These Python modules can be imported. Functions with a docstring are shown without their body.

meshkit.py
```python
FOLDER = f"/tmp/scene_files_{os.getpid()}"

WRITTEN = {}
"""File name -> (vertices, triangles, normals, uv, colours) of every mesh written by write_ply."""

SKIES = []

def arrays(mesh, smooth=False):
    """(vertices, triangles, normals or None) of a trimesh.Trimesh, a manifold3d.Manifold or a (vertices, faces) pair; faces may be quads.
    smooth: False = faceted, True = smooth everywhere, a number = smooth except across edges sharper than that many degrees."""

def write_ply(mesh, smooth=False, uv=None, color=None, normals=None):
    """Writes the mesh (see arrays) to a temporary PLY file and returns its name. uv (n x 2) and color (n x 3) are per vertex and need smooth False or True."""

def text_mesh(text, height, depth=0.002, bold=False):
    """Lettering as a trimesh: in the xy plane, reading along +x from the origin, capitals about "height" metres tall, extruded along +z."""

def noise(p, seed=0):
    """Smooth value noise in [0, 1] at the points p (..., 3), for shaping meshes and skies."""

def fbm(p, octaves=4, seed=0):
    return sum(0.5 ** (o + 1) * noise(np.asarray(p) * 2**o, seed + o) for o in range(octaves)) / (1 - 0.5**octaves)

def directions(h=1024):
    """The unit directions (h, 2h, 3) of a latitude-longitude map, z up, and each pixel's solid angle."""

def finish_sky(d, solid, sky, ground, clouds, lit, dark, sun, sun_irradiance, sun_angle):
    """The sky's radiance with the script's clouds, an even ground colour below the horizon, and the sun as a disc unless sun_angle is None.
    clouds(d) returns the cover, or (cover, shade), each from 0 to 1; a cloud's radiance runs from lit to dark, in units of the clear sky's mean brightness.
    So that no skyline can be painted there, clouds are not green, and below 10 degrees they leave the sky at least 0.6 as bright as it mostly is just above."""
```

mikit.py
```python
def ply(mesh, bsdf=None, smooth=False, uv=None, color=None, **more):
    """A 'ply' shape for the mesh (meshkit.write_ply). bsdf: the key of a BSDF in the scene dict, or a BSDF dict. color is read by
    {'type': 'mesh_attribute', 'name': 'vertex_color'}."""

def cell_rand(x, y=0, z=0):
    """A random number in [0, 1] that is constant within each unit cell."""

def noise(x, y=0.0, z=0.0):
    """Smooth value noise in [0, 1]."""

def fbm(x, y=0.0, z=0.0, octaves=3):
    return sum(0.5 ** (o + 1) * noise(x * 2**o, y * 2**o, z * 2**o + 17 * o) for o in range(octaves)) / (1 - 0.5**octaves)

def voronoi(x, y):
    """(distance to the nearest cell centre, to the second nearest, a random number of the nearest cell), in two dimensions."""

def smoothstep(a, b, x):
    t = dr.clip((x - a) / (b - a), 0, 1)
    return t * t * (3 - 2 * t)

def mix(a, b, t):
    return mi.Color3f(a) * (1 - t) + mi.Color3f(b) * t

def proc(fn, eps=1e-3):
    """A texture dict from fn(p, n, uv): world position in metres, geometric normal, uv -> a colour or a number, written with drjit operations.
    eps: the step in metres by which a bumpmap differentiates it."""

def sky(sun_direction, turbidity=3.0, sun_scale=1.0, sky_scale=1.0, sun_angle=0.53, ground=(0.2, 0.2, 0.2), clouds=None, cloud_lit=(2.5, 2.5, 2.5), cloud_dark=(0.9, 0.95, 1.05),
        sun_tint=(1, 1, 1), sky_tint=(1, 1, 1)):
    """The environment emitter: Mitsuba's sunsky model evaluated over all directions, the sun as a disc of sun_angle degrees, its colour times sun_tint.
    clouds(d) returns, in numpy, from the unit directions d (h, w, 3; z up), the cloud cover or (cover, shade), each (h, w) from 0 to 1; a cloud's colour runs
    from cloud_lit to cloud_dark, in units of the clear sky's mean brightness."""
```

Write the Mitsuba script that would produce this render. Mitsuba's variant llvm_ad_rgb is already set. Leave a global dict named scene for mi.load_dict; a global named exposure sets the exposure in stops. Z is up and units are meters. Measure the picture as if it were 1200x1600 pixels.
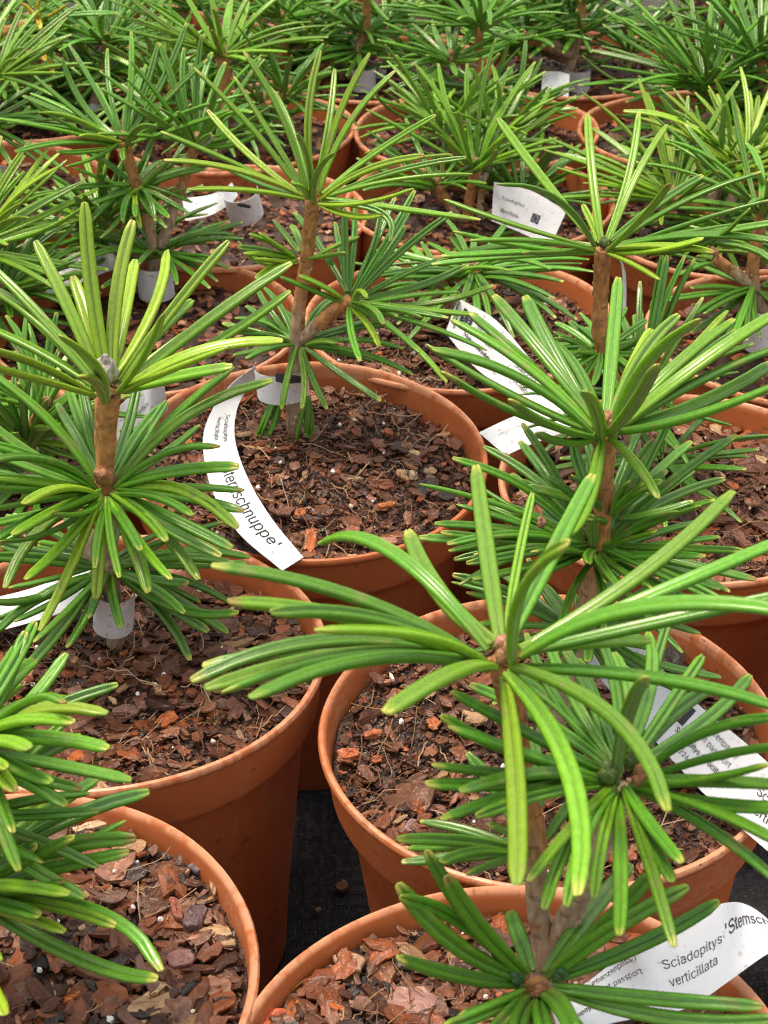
import math, numpy as np, mitsuba as mi, drjit as dr, mikit, meshkit

# ------------------------------------------------------------------ camera, sky, exposure
F_PX, PITCH, ROLL, H = 2648.44, math.radians(32.0654), math.radians(-0.887), 0.45746
_cp, _sp, _c, _s = math.cos(PITCH), math.sin(PITCH), math.cos(ROLL), math.sin(ROLL)
FW = np.array([0, _cp, -_sp]); _u = np.array([0, _sp, _cp]); _r = np.array([1.0, 0, 0])
RT, UP = _c * _r + _s * _u, -_s * _r + _c * _u
EYE = np.array([0, 0, H])
T = mi.ScalarTransform4f
scene, labels = {}, {}
scene['camera'] = {
    'type': 'thinlens', 'fov': math.degrees(2 * math.atan(600 / F_PX)), 'fov_axis': 'x',
    'aperture_radius': 0.0009, 'focus_distance': 0.72, 'near_clip': 0.02, 'far_clip': 60.0,
    'to_world': T().look_at(origin=EYE.tolist(), target=(EYE + FW).tolist(), up=UP.tolist())}
# bright overcast day: the cloud deck is about three times as bright overhead as near the horizon, the sun a wide soft patch behind it
scene['sky'] = mikit.sky((-0.25, 0.08, 1.0), turbidity=3, sun_scale=0.30, sun_angle=16,
                         clouds=lambda d: (np.ones(d.shape[:2]), np.clip(1 - d[..., 2], 0, 1)), cloud_lit=(1.90, 1.90, 1.91), cloud_dark=(0.46, 0.465, 0.48))
exposure = 3.2

# ------------------------------------------------------------------ helpers
def ray(px):
    d = FW * F_PX + (px[0] - 600) * RT - (px[1] - 800) * UP
    return d / np.linalg.norm(d)
def on_y(px, y):                       # where the sight line meets an upright plane at that distance
    d = ray(px); return EYE + d * (y / d[1])
def on_z(px, z):                       # where it meets a level plane at that height
    d = ray(px); return EYE + d * ((z - H) / d[2])
def norm(v):
    v = np.asarray(v, float); return v / np.linalg.norm(v)
def key_of(name):
    if name not in scene and not any(k.startswith(name + '__') for k in scene): return name
    i = 1
    while True:
        k = f'{name}_{i:03d}'
        if k not in scene and not any(q.startswith(k + '__') for q in scene): return k
        i += 1
_next = {}
def part(parent, name):                # plain name after the holder's key, numbered when taken
    k = f'{parent}__{name}'
    i = _next.get(k, 0); _next[k] = i + 1
    return k if i == 0 else f'{k}_{i:03d}'
def put(key, mesh, bsdf, smooth=False, color=None, uv=None):
    scene[key] = mikit.ply(mesh, bsdf, smooth=smooth, color=color, uv=uv); return key
def say(key, text, cat, group=None, kind=None):
    labels[key] = {'label': text, 'category': cat}
    if group: labels[key]['group'] = group
    if kind: labels[key]['kind'] = kind
def grid_faces(n, m, wrap):
    i, j = np.meshgrid(np.arange(n - 1), np.arange(m if wrap else m - 1), indexing='ij')
    j2 = (j + 1) % m
    a, b, c, d = i * m + j, i * m + j2, (i + 1) * m + j2, (i + 1) * m + j
    return np.vstack([np.stack([a, b, c], -1).reshape(-1, 3), np.stack([a, c, d], -1).reshape(-1, 3)])
def bezier(P, n):
    P = np.asarray(P, float); t = np.linspace(0, 1, n)[:, None]
    if len(P) == 3: return (1 - t) ** 2 * P[0] + 2 * t * (1 - t) * P[1] + t * t * P[2]
    return (1 - t) * P[0] + t * P[1]
def smooth_path(P, n):                 # Catmull-Rom through the points
    P = np.asarray(P, float)
    if len(P) < 3:
        t = np.linspace(0, 1, n)[:, None]; return P[0] * (1 - t) + P[-1] * t
    Q = np.vstack([2 * P[0] - P[1], P, 2 * P[-1] - P[-2]])
    s = np.linspace(0, len(P) - 1 - 1e-9, n); i = s.astype(int); t = (s - i)[:, None]
    a, b, c, d = Q[i], Q[i + 1], Q[i + 2], Q[i + 3]
    return 0.5 * (2 * b + (c - a) * t + (2 * a - 5 * b + 4 * c - d) * t ** 2 + (3 * b - a - 3 * c + d) * t ** 3)

# ------------------------------------------------------------------ materials
def attr(): return {'type': 'mesh_attribute', 'name': 'vertex_color'}
def two(d): return {'type': 'twosided', 'bsdf': d}
P_ = mikit
BUD_COLS = [(.30, .13, .06), (.42, .20, .12), (.10, .15, .04), (.05, .14, .04), (.36, .31, .29)]
def bark_color(p, n, uv):              # stems: u from old grey bark to young orange bark; buds: u = 2 + colour
    s = P_.mix((.42, .31, .205), (.44, .205, .068), dr.clip(uv.x, 0, 1))
    s = dr.select(uv.x > 1.5, pick(uv.x - 2, BUD_COLS), s)
    f = P_.fbm(p.x * 520, p.y * 520, p.z * 170, 3)
    scar = P_.smoothstep(.62, .74, P_.fbm(p.x * 260 + 5, p.y * 260, p.z * 420, 2))
    return P_.mix(s * (.35 + 1.2 * f), mi.Color3f(.12, .07, .04), scar * .45)
def pick(k, cols):
    c = mi.Color3f(cols[0])
    for i in range(1, len(cols)): c = dr.select(k > i - .5, mi.Color3f(cols[i]), c)
    return c
TONES = {'lime': (.200, .340, .013), 'young': (.128, .290, .011), 'mid': (.082, .240, .012), 'deep': (.074, .222, .013), 'dark': (.070, .215, .013), 'yellow': (.62, .46, .05)}
def needle_color(p, n, uv):
    # u = 4 * (16 * tone + one of 16 random shades) + how much of the pale stripe of the underside; v runs from the base to the tip
    q = dr.floor(uv.x / 4 + .02); pale = dr.clip(uv.x - 4 * q, 0, 1); tone = dr.floor(q / 16 + .001); r = q - 16 * tone
    base = pick(tone, list(TONES.values())) * (.72 + .60 * P_.cell_rand(r, 1)) * mi.Color3f(.9 + .2 * P_.cell_rand(r, 2), 1, .85 + .3 * P_.cell_rand(r, 3))
    base = base * (.88 + .24 * P_.noise(p.x * 700, p.y * 700, p.z * 700))
    base = P_.mix(base, (.34, .36, .16), .35 * P_.smoothstep(.80, .88, P_.noise(p.x * 2300, p.y * 2300, p.z * 2300)))   # fine pale dots
    base = P_.mix(base, (.20, .20, .05), .5 * P_.smoothstep(.66, .80, P_.fbm(p.x * 160, p.y * 160, p.z * 160, 2)))      # yellowing blotches
    base = P_.mix(base, base * .45 + mi.Color3f(.18, .21, .11), pale)
    tip = pick(dr.floor(4 * P_.cell_rand(r, 4)), [(.20, .30, .035), (.30, .36, .045), (.42, .42, .08), (.30, .19, .05)])
    base = P_.mix(base, (.20, .26, .05), dr.clip(1 - uv.y / .12, 0, 1) * .45)
    return P_.mix(base, tip, P_.smoothstep(.955, 1.0, uv.y + .03 * (P_.noise(p.x * 500, p.y * 500, p.z * 500) - .5)) * .85)
scene['needle_green'] = two({'type': 'principled', 'base_color': P_.proc(needle_color), 'roughness': 0.28, 'specular': 0.48, 'clearcoat': 0.12, 'clearcoat_gloss': 0.85})
scene['mulch_mix'] = two({'type': 'bumpmap', 'scale': 1.0,
    'arbitrary': P_.proc(lambda p, n, uv: 0.0005 * P_.fbm(p.x * 800, p.y * 800, p.z * 800, 3), eps=2e-4),
    'bsdf': {'type': 'principled', 'base_color': attr(), 'roughness': 0.42, 'specular': 0.35}})
scene['bark'] = two({'type': 'bumpmap', 'scale': 1.0,
    'arbitrary': P_.proc(lambda p, n, uv: 0.0022 * P_.fbm(p.x * 560, p.y * 560, p.z * 190, 3), eps=2e-4),
    'bsdf': {'type': 'principled', 'base_color': P_.proc(bark_color), 'roughness': 0.62, 'specular': 0.4}})
def clay_color(p, n, uv):
    f = P_.fbm(p.x * 60, p.y * 60, p.z * 60, 3)
    c = P_.mix((0.40, 0.110, 0.034), (0.47, 0.138, 0.044), f)
    g = P_.smoothstep(0.74, 0.82, P_.fbm(p.x * 420, p.y * 420, p.z * 420, 3)) * P_.smoothstep(.45, .6, P_.fbm(p.x * 35, p.y * 35, p.z * 35, 2))     # grains of potting soil stuck to the plastic
    dust = P_.smoothstep(0.60, 0.85, P_.fbm(p.x * 150 + 3, p.y * 150, p.z * 40, 3))
    pale_lip = P_.smoothstep(-.0030, -.0008, p.z) * P_.smoothstep(.15, .60, P_.fbm(p.x * 300, p.y * 300, 0, 3))   # the lip's edge is mottled paler
    c = P_.mix(c, (0.60, 0.29, 0.16), pale_lip * .75)
    lime = P_.smoothstep(.60, .72, P_.fbm(p.x * 24 + 7, p.y * 24, p.z * 16, 4)) * P_.smoothstep(.42, .60, P_.fbm(p.x * 500, p.y * 500, p.z * 500, 2))
    splash = P_.smoothstep(.66, .72, P_.fbm(p.x * 190, p.y * 190, p.z * 190, 3)) * P_.smoothstep(.5, .62, P_.fbm(p.x * 18, p.y * 18 + 3, p.z * 18, 2))
    c = P_.mix(P_.mix(c, (0.55, 0.33, 0.22), lime * .22), (0.13, 0.055, 0.028), splash * .45)
    return P_.mix(P_.mix(c, (0.42, 0.20, 0.12), dust * 0.35), (0.07, 0.035, 0.02), g * 0.8)
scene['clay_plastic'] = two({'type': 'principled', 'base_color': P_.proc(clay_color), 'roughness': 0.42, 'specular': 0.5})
scene['paper_white'] = two({'type': 'bumpmap', 'scale': 1.0,
    'arbitrary': P_.proc(lambda p, n, uv: 0.00025 * P_.fbm(p.x * 160, p.y * 160, p.z * 160, 2), eps=4e-4),
    'bsdf': {'type': 'principled', 'base_color': P_.proc(lambda p, n, uv: P_.mix(P_.mix((0.59, 0.61, 0.64), (0.67, 0.69, 0.72), P_.fbm(p.x * 200, p.y * 200, p.z * 200, 3)), (0.30, 0.22, 0.16), .55 * P_.smoothstep(.68, .78, P_.fbm(p.x * 330, p.y * 330, p.z * 330, 3)))), 'roughness': 0.4, 'specular': 0.5}})
scene['ink'] = two({'type': 'principled', 'base_color': {'type': 'rgb', 'value': [0.03, 0.032, 0.04]}, 'roughness': 0.5})
scene['ink_pale'] = two({'type': 'principled', 'base_color': {'type': 'rgb', 'value': [0.42, 0.43, 0.47]}, 'roughness': 0.5})
def cloth(p, n, uv):
    a = P_.noise(p.x * 900, p.y * 300) * P_.noise(p.x * 300 + 9, p.y * 900)
    sp = P_.smoothstep(0.74, 0.84, P_.fbm(p.x * 900, p.y * 900, 0, 2))  # pale specks painted in as glints of the weave
    return P_.mix(P_.mix((0.005, 0.006, 0.008), (0.018, 0.020, 0.026), a * 2), (0.16, 0.16, 0.17), sp * 0.45)
def weave(p, n, uv):
    return 0.0004 * (dr.abs(dr.sin(p.x * 1500)) * P_.smoothstep(-0.2, 0.2, dr.sin(p.y * 750)) + dr.abs(dr.sin(p.y * 1500)) * P_.smoothstep(-0.2, 0.2, -dr.sin(p.x * 750)))
scene['weed_cloth'] = two({'type': 'bumpmap', 'scale': 1.0, 'arbitrary': P_.proc(weave, eps=2e-4),
    'bsdf': {'type': 'principled', 'base_color': P_.proc(cloth), 'roughness': 0.5, 'specular': 0.4}})

# ------------------------------------------------------------------ ground
GZ = -0.185
def ground():
    n = 60
    x, y = np.meshgrid(np.linspace(-4, 4, n), np.linspace(-2, 6, n), indexing='ij')
    z = GZ + 0.004 * (meshkit.fbm(np.stack([x * 6, y * 6, x * 0], -1), 3, 5) - 0.9)
    put('ground', (np.stack([x, y, z], -1).reshape(-1, 3), grid_faces(n, n, False)), 'weed_cloth', True)
    say('ground', 'black woven weed cloth under the pots', 'ground', kind='structure')
ground()

# ------------------------------------------------------------------ pots
R = 0.0965
POTS = {  # x, y, tilt x, tilt y, words
    'C': (-.040, .790, .045, -.06, 'terracotta coloured plastic pot in the middle, with a curled printed label hanging over its rim'),
    'ML': (-.124, .615, 0, 0, 'terracotta pot left of the middle, behind the bottom left pot, its tall wall in view'),
    'MR': (.068, .557, -.02, -.01, 'terracotta pot right of the middle, just behind the pot at the bottom edge'),
    'BL': (-.1435, .424, 0, 0, 'terracotta pot in the bottom left corner, cut by the picture edge'),
    'BR': (.039, .369, 0, .01, 'terracotta pot at the bottom edge, with coarse bark and the plant nearest the camera'),
    'UR': (.048, .957, 0, 0, 'terracotta pot behind and right of the middle pot, label lying over its front rim'),
    'R2': (.157, .757, 0, 0, 'terracotta pot by the right edge, next right of the middle pot'),
    'L2': (-.145, .955, 0, 0, 'terracotta pot behind and left of the middle pot'),
    'L4': (-.238, .785, 0, 0, 'terracotta pot at the left edge, hidden behind the tall left plant'),
    'L3': (-.335, .965, 0, 0, 'terracotta pot outside the left edge under the pale green leaning plant'),
    'U': (-.105, 1.130, 0, 0, 'terracotta pot in the third row left, with a white label loop lying on its bark'),
    'V': (.072, 1.150, 0, 0, 'terracotta pot in the third row, with a label showing a dark flag emblem'),
    'R4': (.258, .928, 0, 0, 'terracotta pot at the right edge with a wide white label band'),
    'R3': (.245, 1.105, 0, 0, 'terracotta pot at the right edge, third row from the bottom right plants'),
    'R8': (.266, .585, 0, 0, 'terracotta pot just past the right edge, only its left rim in view'),
    'W': (-.298, 1.190, 0, 0, 'terracotta pot at the upper left edge, long front rim below bare bark'),
    'T': (.005, 1.465, 0, 0, 'terracotta pot at the top middle with two short white label ends'),
    'U2': (.078, 1.300, 0, 0, 'terracotta pot right of the top middle under a reddish stem'),
    'V2': (.175, 1.470, 0, 0, 'terracotta pot at the top right with two white label bands side by side'),
    'R5': (.255, 1.290, 0, 0, 'terracotta pot at the upper right under the big dark green plant'),
    'P1': (-.115, 1.310, 0, 0, 'terracotta pot at the upper left of the middle plant'),
    'P2': (-.135, 1.510, 0, 0, 'terracotta pot at the top edge under the thick old stem'),
    'P3': (-.275, 1.385, 0, 0, 'terracotta pot at the top left under the small dark plant'),
    'P11': (-.420, 1.215, 0, 0, 'terracotta pot just outside the upper left edge'),
    'N1': (-.065, .220, 0, 0, 'added unseen terracotta pot below the picture edge, left, shading the walls behind it'),  # unseen near pots, added to keep low light off the pot walls
    'N2': (.145, .195, 0, 0, 'added unseen terracotta pot below the picture edge, right, shading the walls behind it'),
    'N3': (-.265, .260, 0, 0, 'added unseen terracotta pot beyond the bottom left corner, shading the walls behind it'),
    'P12': (-.400, 1.580, 0, 0, 'terracotta pot in the last row, top left corner'),
    'P4': (-.420, 1.400, 0, 0, 'terracotta pot in the top left corner with yellow dead needles'),
    'P5': (.40, 1.300, 0, 0, 'terracotta pot in the top right corner'),
    'P6': (.35, 1.480, 0, 0, 'terracotta pot of the back row near the top right corner'),
    'P7': (.10, 1.640, 0, 0, 'terracotta pot in the last row, right of the middle'),
    'P8': (-.06, 1.655, 0, 0, 'terracotta pot in the last row, left of the middle'),
    'P9': (.27, 1.650, 0, 0, 'terracotta pot in the last row, near the right'),
    'P10': (-.24, 1.580, 0, 0, 'terracotta pot in the last row, near the left'),
}
WHERE = {'C': 'the middle pot with the curled label', 'ML': 'the left pot behind the bottom left one', 'MR': 'the pot right of the middle', 'BL': 'the bottom left pot', 'BR': 'the bottom pot under the nearest plant',
    'UR': 'the pot behind and right of the middle one', 'R2': 'the pot at the right edge beside the middle one', 'L2': 'the pot behind and left of the middle one', 'L4': 'the pot at the left edge behind the tall plant',
    'L3': 'the pot outside the left edge', 'U': 'the third row pot with a label on it', 'V': 'the third row pot with the flag label', 'R4': 'the right edge pot with the wide label band', 'R3': 'the third row pot at the right edge',
    'R8': 'the pot just past the right edge', 'W': 'the bare pot at the upper left edge', 'T': 'the top middle pot with two label ends', 'U2': 'the pot under the thin reddish stem', 'V2': 'the top right pot with two label bands',
    'R5': 'the pot under the big dark plant', 'P1': 'the pot under the olive plant', 'P2': 'the top edge pot with the thick old stem', 'P3': 'the pot under the small dark plant', 'P4': 'the top left corner pot', 'P5': 'the top right corner pot',
    'P6': 'the back row pot near the top right', 'P7': 'the last row pot right of the middle', 'P8': 'the last row pot left of the middle', 'P9': 'the last row pot near the right', 'P10': 'the last row pot near the left', 'P11': 'the pot just outside the upper left edge', 'P12': 'the last row pot in the top left corner', 'N1': 'the added unseen pot below the picture edge, left', 'N2': 'the added unseen pot below the picture edge, right', 'N3': 'the added unseen pot beyond the bottom left corner'}
PROF_WALL = [(.0, GZ + .004), (.066, GZ + .004), (.0675, GZ + .002), (.0695, GZ + .002), (.0715, GZ + .006), (.0730, GZ + .03), (.0858, -.034), (.0866, -.0262), (.0850, -.0262), (.0842, -.034), (.0705, GZ + .012), (.0, GZ + .012)]
PROF_RIM = [(.0852, -.0258), (.0905, -.0272), (.0922, -.0268), (.0928, -.0250), (.0947, -.0048), (.0950, -.0040), (.0963, -.0034), (.0969, -.0022), (.0969, -.0008), (.0962, .0004), (.0950, .0008), (.0940, .0002), (.0933, -.0012), (.0928, -.004), (.0905, -.0255), (.0846, -.0285)]
def pot_xf(name, v):
    x, y, tx, ty, _ = POTS[name]
    ez = norm([tx, ty, 1]); ex = norm(np.cross([0, 1, 0], ez)); ey = np.cross(ez, ex)
    return v[:, :1] * ex + v[:, 1:2] * ey + v[:, 2:3] * ez + np.array([x, y, 0])
def revolve(prof, name, seed, n=96):
    rg = np.random.default_rng(seed)
    a = np.arange(n) / n * 2 * np.pi
    ph, ph2, am = rg.uniform(0, 6.3), rg.uniform(0, 6.3), rg.uniform(.004, .009)
    oval = 1 + am * np.cos(2 * a + ph) + .003 * np.cos(3 * a + ph2)     # thin plastic is never quite round
    wob = .0007 * np.cos(2 * a + ph2) + .0004 * np.cos(5 * a + ph)
    p = np.asarray(prof)
    k = np.clip((p[:, 1] - GZ) / -GZ, 0, 1)
    rr = p[:, 0][:, None] * (1 + (oval - 1)[None] * k[:, None] ** 2)
    v = np.stack([rr * np.cos(a), rr * np.sin(a), p[:, 1][:, None] + wob[None] * k[:, None] ** 2], -1).reshape(-1, 3)
    return (pot_xf(name, v), grid_faces(len(p), n, True)[:, ::-1])
POTKEY = {}
for i, name in enumerate(POTS):
    k = POTKEY[name] = key_of('plant_pot')
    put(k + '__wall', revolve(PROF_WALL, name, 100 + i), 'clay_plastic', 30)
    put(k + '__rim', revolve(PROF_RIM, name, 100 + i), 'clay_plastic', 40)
    say(k, POTS[name][4], 'plant pot', 'terracotta pots set close together')

# ------------------------------------------------------------------ bark mulch in the pots
PAL = np.array([[.055, .019, .009], [.110, .038, .016], [.18, .060, .026], [.22, .092, .048], [.27, .070, .020], [.38, .105, .028],
                [.29, .155, .072], [.44, .27, .14], [.036, .026, .022], [.17, .083, .056], [.27, .125, .080]])
def mulch_chips(rg, n, size, rmax, spread, wts, lift=(0, .006), k=8):
    a = rg.uniform(0, 2 * np.pi, n); r = rmax * np.sqrt(rg.uniform(0, 1, n))
    L = size * np.exp(rg.normal(0, spread, n)); L = np.clip(L, .0010, .024)
    asp = rg.uniform(.28, .80, n); th = L * rg.uniform(.03, .08, n) + .0002
    r = np.minimum(r, .0905 - L * .42)
    c = np.stack([r * np.cos(a), r * np.sin(a), rg.uniform(*lift, n)], -1)
    ang = (np.arange(k) / k * 2 * np.pi)[None] + rg.uniform(-.3, .3, (n, k))
    rad = rg.uniform(.55, 1.12, (n, k))
    px = rad * np.cos(ang) * L[:, None] / 2; py = rad * np.sin(ang) * (L * asp)[:, None] / 2
    yaw = rg.uniform(0, 2 * np.pi, n); tilt = np.abs(rg.normal(0, .26 if size > .004 else .45, n)).clip(0, 1.3); td = rg.uniform(0, 2 * np.pi, n)
    nz = np.stack([np.sin(tilt) * np.cos(td), np.sin(tilt) * np.sin(td), np.cos(tilt)], -1)
    ex = np.stack([np.cos(yaw), np.sin(yaw), yaw * 0], -1); ex -= nz * (ex * nz).sum(1, keepdims=True); ex /= np.linalg.norm(ex, axis=1, keepdims=True)
    ey = np.cross(nz, ex)
    bow = rg.normal(0, .16, n)[:, None] * (px ** 2) / L[:, None] * 3 + rg.normal(0, .035, (n, k)) * L[:, None]
    top = c[:, None] + px[..., None] * ex[:, None] + py[..., None] * ey[:, None] + (bow + th[:, None] / 2)[..., None] * nz[:, None]
    bot = top - (th[:, None] * rg.uniform(.8, 1.3, (n, k)))[..., None] * nz[:, None]
    mid = (c + (th * .5 + L * rg.normal(0, .02, n))[:, None] * nz + ex * (L * rg.normal(0, .08, n))[:, None])[:, None]
    v = np.concatenate([top, bot, mid], 1)                      # n, 2k+1, 3
    j = np.arange(k); j2 = (j + 1) % k
    f = np.vstack([np.stack([j * 0 + 2 * k, j, j2], -1), np.stack([j, j + k, j2 + k], -1), np.stack([j, j2 + k, j2], -1)])
    F = (f[None] + (np.arange(n) * (2 * k + 1))[:, None, None]).reshape(-1, 3)
    col = PAL[rg.choice(len(PAL), n, p=wts)] * np.exp(rg.normal(0, .22, n))[:, None]
    C = col[:, None] * np.exp(rg.normal(0, .20, (n, 2 * k + 1)))[..., None]
    return v.reshape(-1, 3), F, C.reshape(-1, 3)
_gt = np.random.default_rng(5).uniform(0, 1, (64, 64))
def GRAIN(x, y):                       # quick two-octave value noise from a table
    out = 0
    for o, w in ((1, .66), (2.3, .34)):
        u, v = x * o + 500, y * o + 500; i, j = np.floor(u).astype(int), np.floor(v).astype(int); a, b = u - i, v - j
        g = lambda p, q: _gt[(i + p) % 64, (j + q) % 64]
        out = out + w * ((g(0, 0) * (1 - a) + g(1, 0) * a) * (1 - b) + (g(0, 1) * (1 - a) + g(1, 1) * a) * b)
    return out
def mulch_flakes(rg, n, size, spread, wts, lift):
    """The larger flakes: ragged outline, layered and split top, streaked along the grain."""
    k = 14; V, F, C, at = [], [], [], 0
    an = np.arange(k) / k * 2 * np.pi
    rings = [(1.0, -1.0), (1.0, 0), (.72, .25), (.38, .3)]
    f = np.vstack([grid_faces(len(rings), k, True), np.stack([np.arange(k) + (len(rings) - 1) * k, (np.arange(k) + 1) % k + (len(rings) - 1) * k, np.full(k, len(rings) * k)], -1)])
    for i in range(n):
        L = float(np.clip(size * math.exp(rg.normal(0, spread)), .003, .026)); W = L * rg.uniform(.35, .85); th = L * rg.uniform(.03, .09) + .0003
        a = an + rg.uniform(-.18, .18, k)
        r = rg.uniform(.80, 1.08, k) * (1 + .22 * np.cos(2 * a + rg.uniform(0, 6)) * rg.uniform(0, 1)) / np.maximum(np.abs(np.cos(a)) ** 3 + np.abs(np.sin(a)) ** 3, .1) ** rg.uniform(.1, .34)
        r[rg.integers(0, k, 2)] *= rg.uniform(.5, .8)                      # notches where it broke
        x, y = r * np.cos(a) * L / 2, r * np.sin(a) * W / 2
        P = np.vstack([np.stack([x * q, y * q, np.full(k, h * th)], -1) for q, h in rings] + [[[0, 0, th * .2]]])
        sd = int(rg.integers(1e6))
        grain = GRAIN(P[:, 0] * 120 + sd % 97, P[:, 1] * 900 + sd % 89)
        P[:, 2] += (grain - .5) * L * .11 * (P[:, 2] > -.5 * th) + (P[:, 0] ** 2) * rg.normal(0, 14) + P[:, 0] * P[:, 1] * rg.normal(0, 20)
        tilt, td, yaw = abs(rg.normal(0, .24)), rg.uniform(0, 6.283), rg.uniform(0, 6.283)
        nz = np.array([math.sin(tilt) * math.cos(td), math.sin(tilt) * math.sin(td), math.cos(tilt)])
        ex = norm(np.array([math.cos(yaw), math.sin(yaw), 0]) - nz * (math.cos(yaw) * nz[0] + math.sin(yaw) * nz[1])); ey = np.cross(nz, ex)
        q, rr = rg.uniform(0, 6.283), min(.091 * math.sqrt(rg.uniform(0, 1)), .0905 - L * .45)
        V.append(np.array([rr * math.cos(q), rr * math.sin(q), rg.uniform(*lift)]) + P[:, :1] * ex + P[:, 1:2] * ey + P[:, 2:] * nz)
        F.append(f + at); at += len(P)
        col = PAL[rg.choice(len(PAL), p=wts)] * math.exp(rg.normal(0, .2))
        g2 = GRAIN(P[:, 0] * 160 + sd % 83, P[:, 1] * 1500 + sd % 79)
        C.append(col * (.32 + .95 * g2)[:, None] * np.exp(rg.normal(0, .13, len(P)))[:, None])
    return np.vstack(V), np.vstack(F), np.vstack(C)
def mulch_fibres(rg, n, rmax):
    V, Fs, Cs, at = [], [], [], 0
    for i in range(n):
        L = rg.uniform(.006, .028); w = rg.uniform(.00012, .00034)
        a, r = rg.uniform(0, 6.283), rmax * .93 * math.sqrt(rg.uniform(0, 1))
        c = np.array([r * math.cos(a), r * math.sin(a), rg.uniform(.003, .008)]); y = rg.uniform(0, 6.283)
        d = np.array([math.cos(y), math.sin(y), rg.normal(0, .2)]); s = np.array([-d[1], d[0], 0])
        t = np.linspace(-.5, .5, 6)[:, None]
        p = c + d * L * t + s * (t ** 2) * L * rg.normal(0, .35) + np.array([0, 0, 1]) * rg.normal(0, .0012, (6, 1))
        p[:, :2] *= np.minimum(1, .089 / np.maximum(np.hypot(p[:, 0], p[:, 1]), 1e-6))[:, None]
        u = np.array([0, 0, 1.0])
        ring = np.stack([p + s * w, p + u * w, p - s * w, p - u * w], 1).reshape(-1, 3)
        f = grid_faces(6, 4, True)
        col = np.array([[.33, .19, .10], [.20, .09, .05], [.42, .29, .17], [.12, .06, .04]][rg.integers(4)]) * rg.uniform(.7, 1.2)
        V.append(ring); Fs.append(f + at); Cs.append(np.tile(col, (len(ring), 1))); at += len(ring)
    return np.vstack(V), np.vstack(Fs), np.vstack(Cs)
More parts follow.
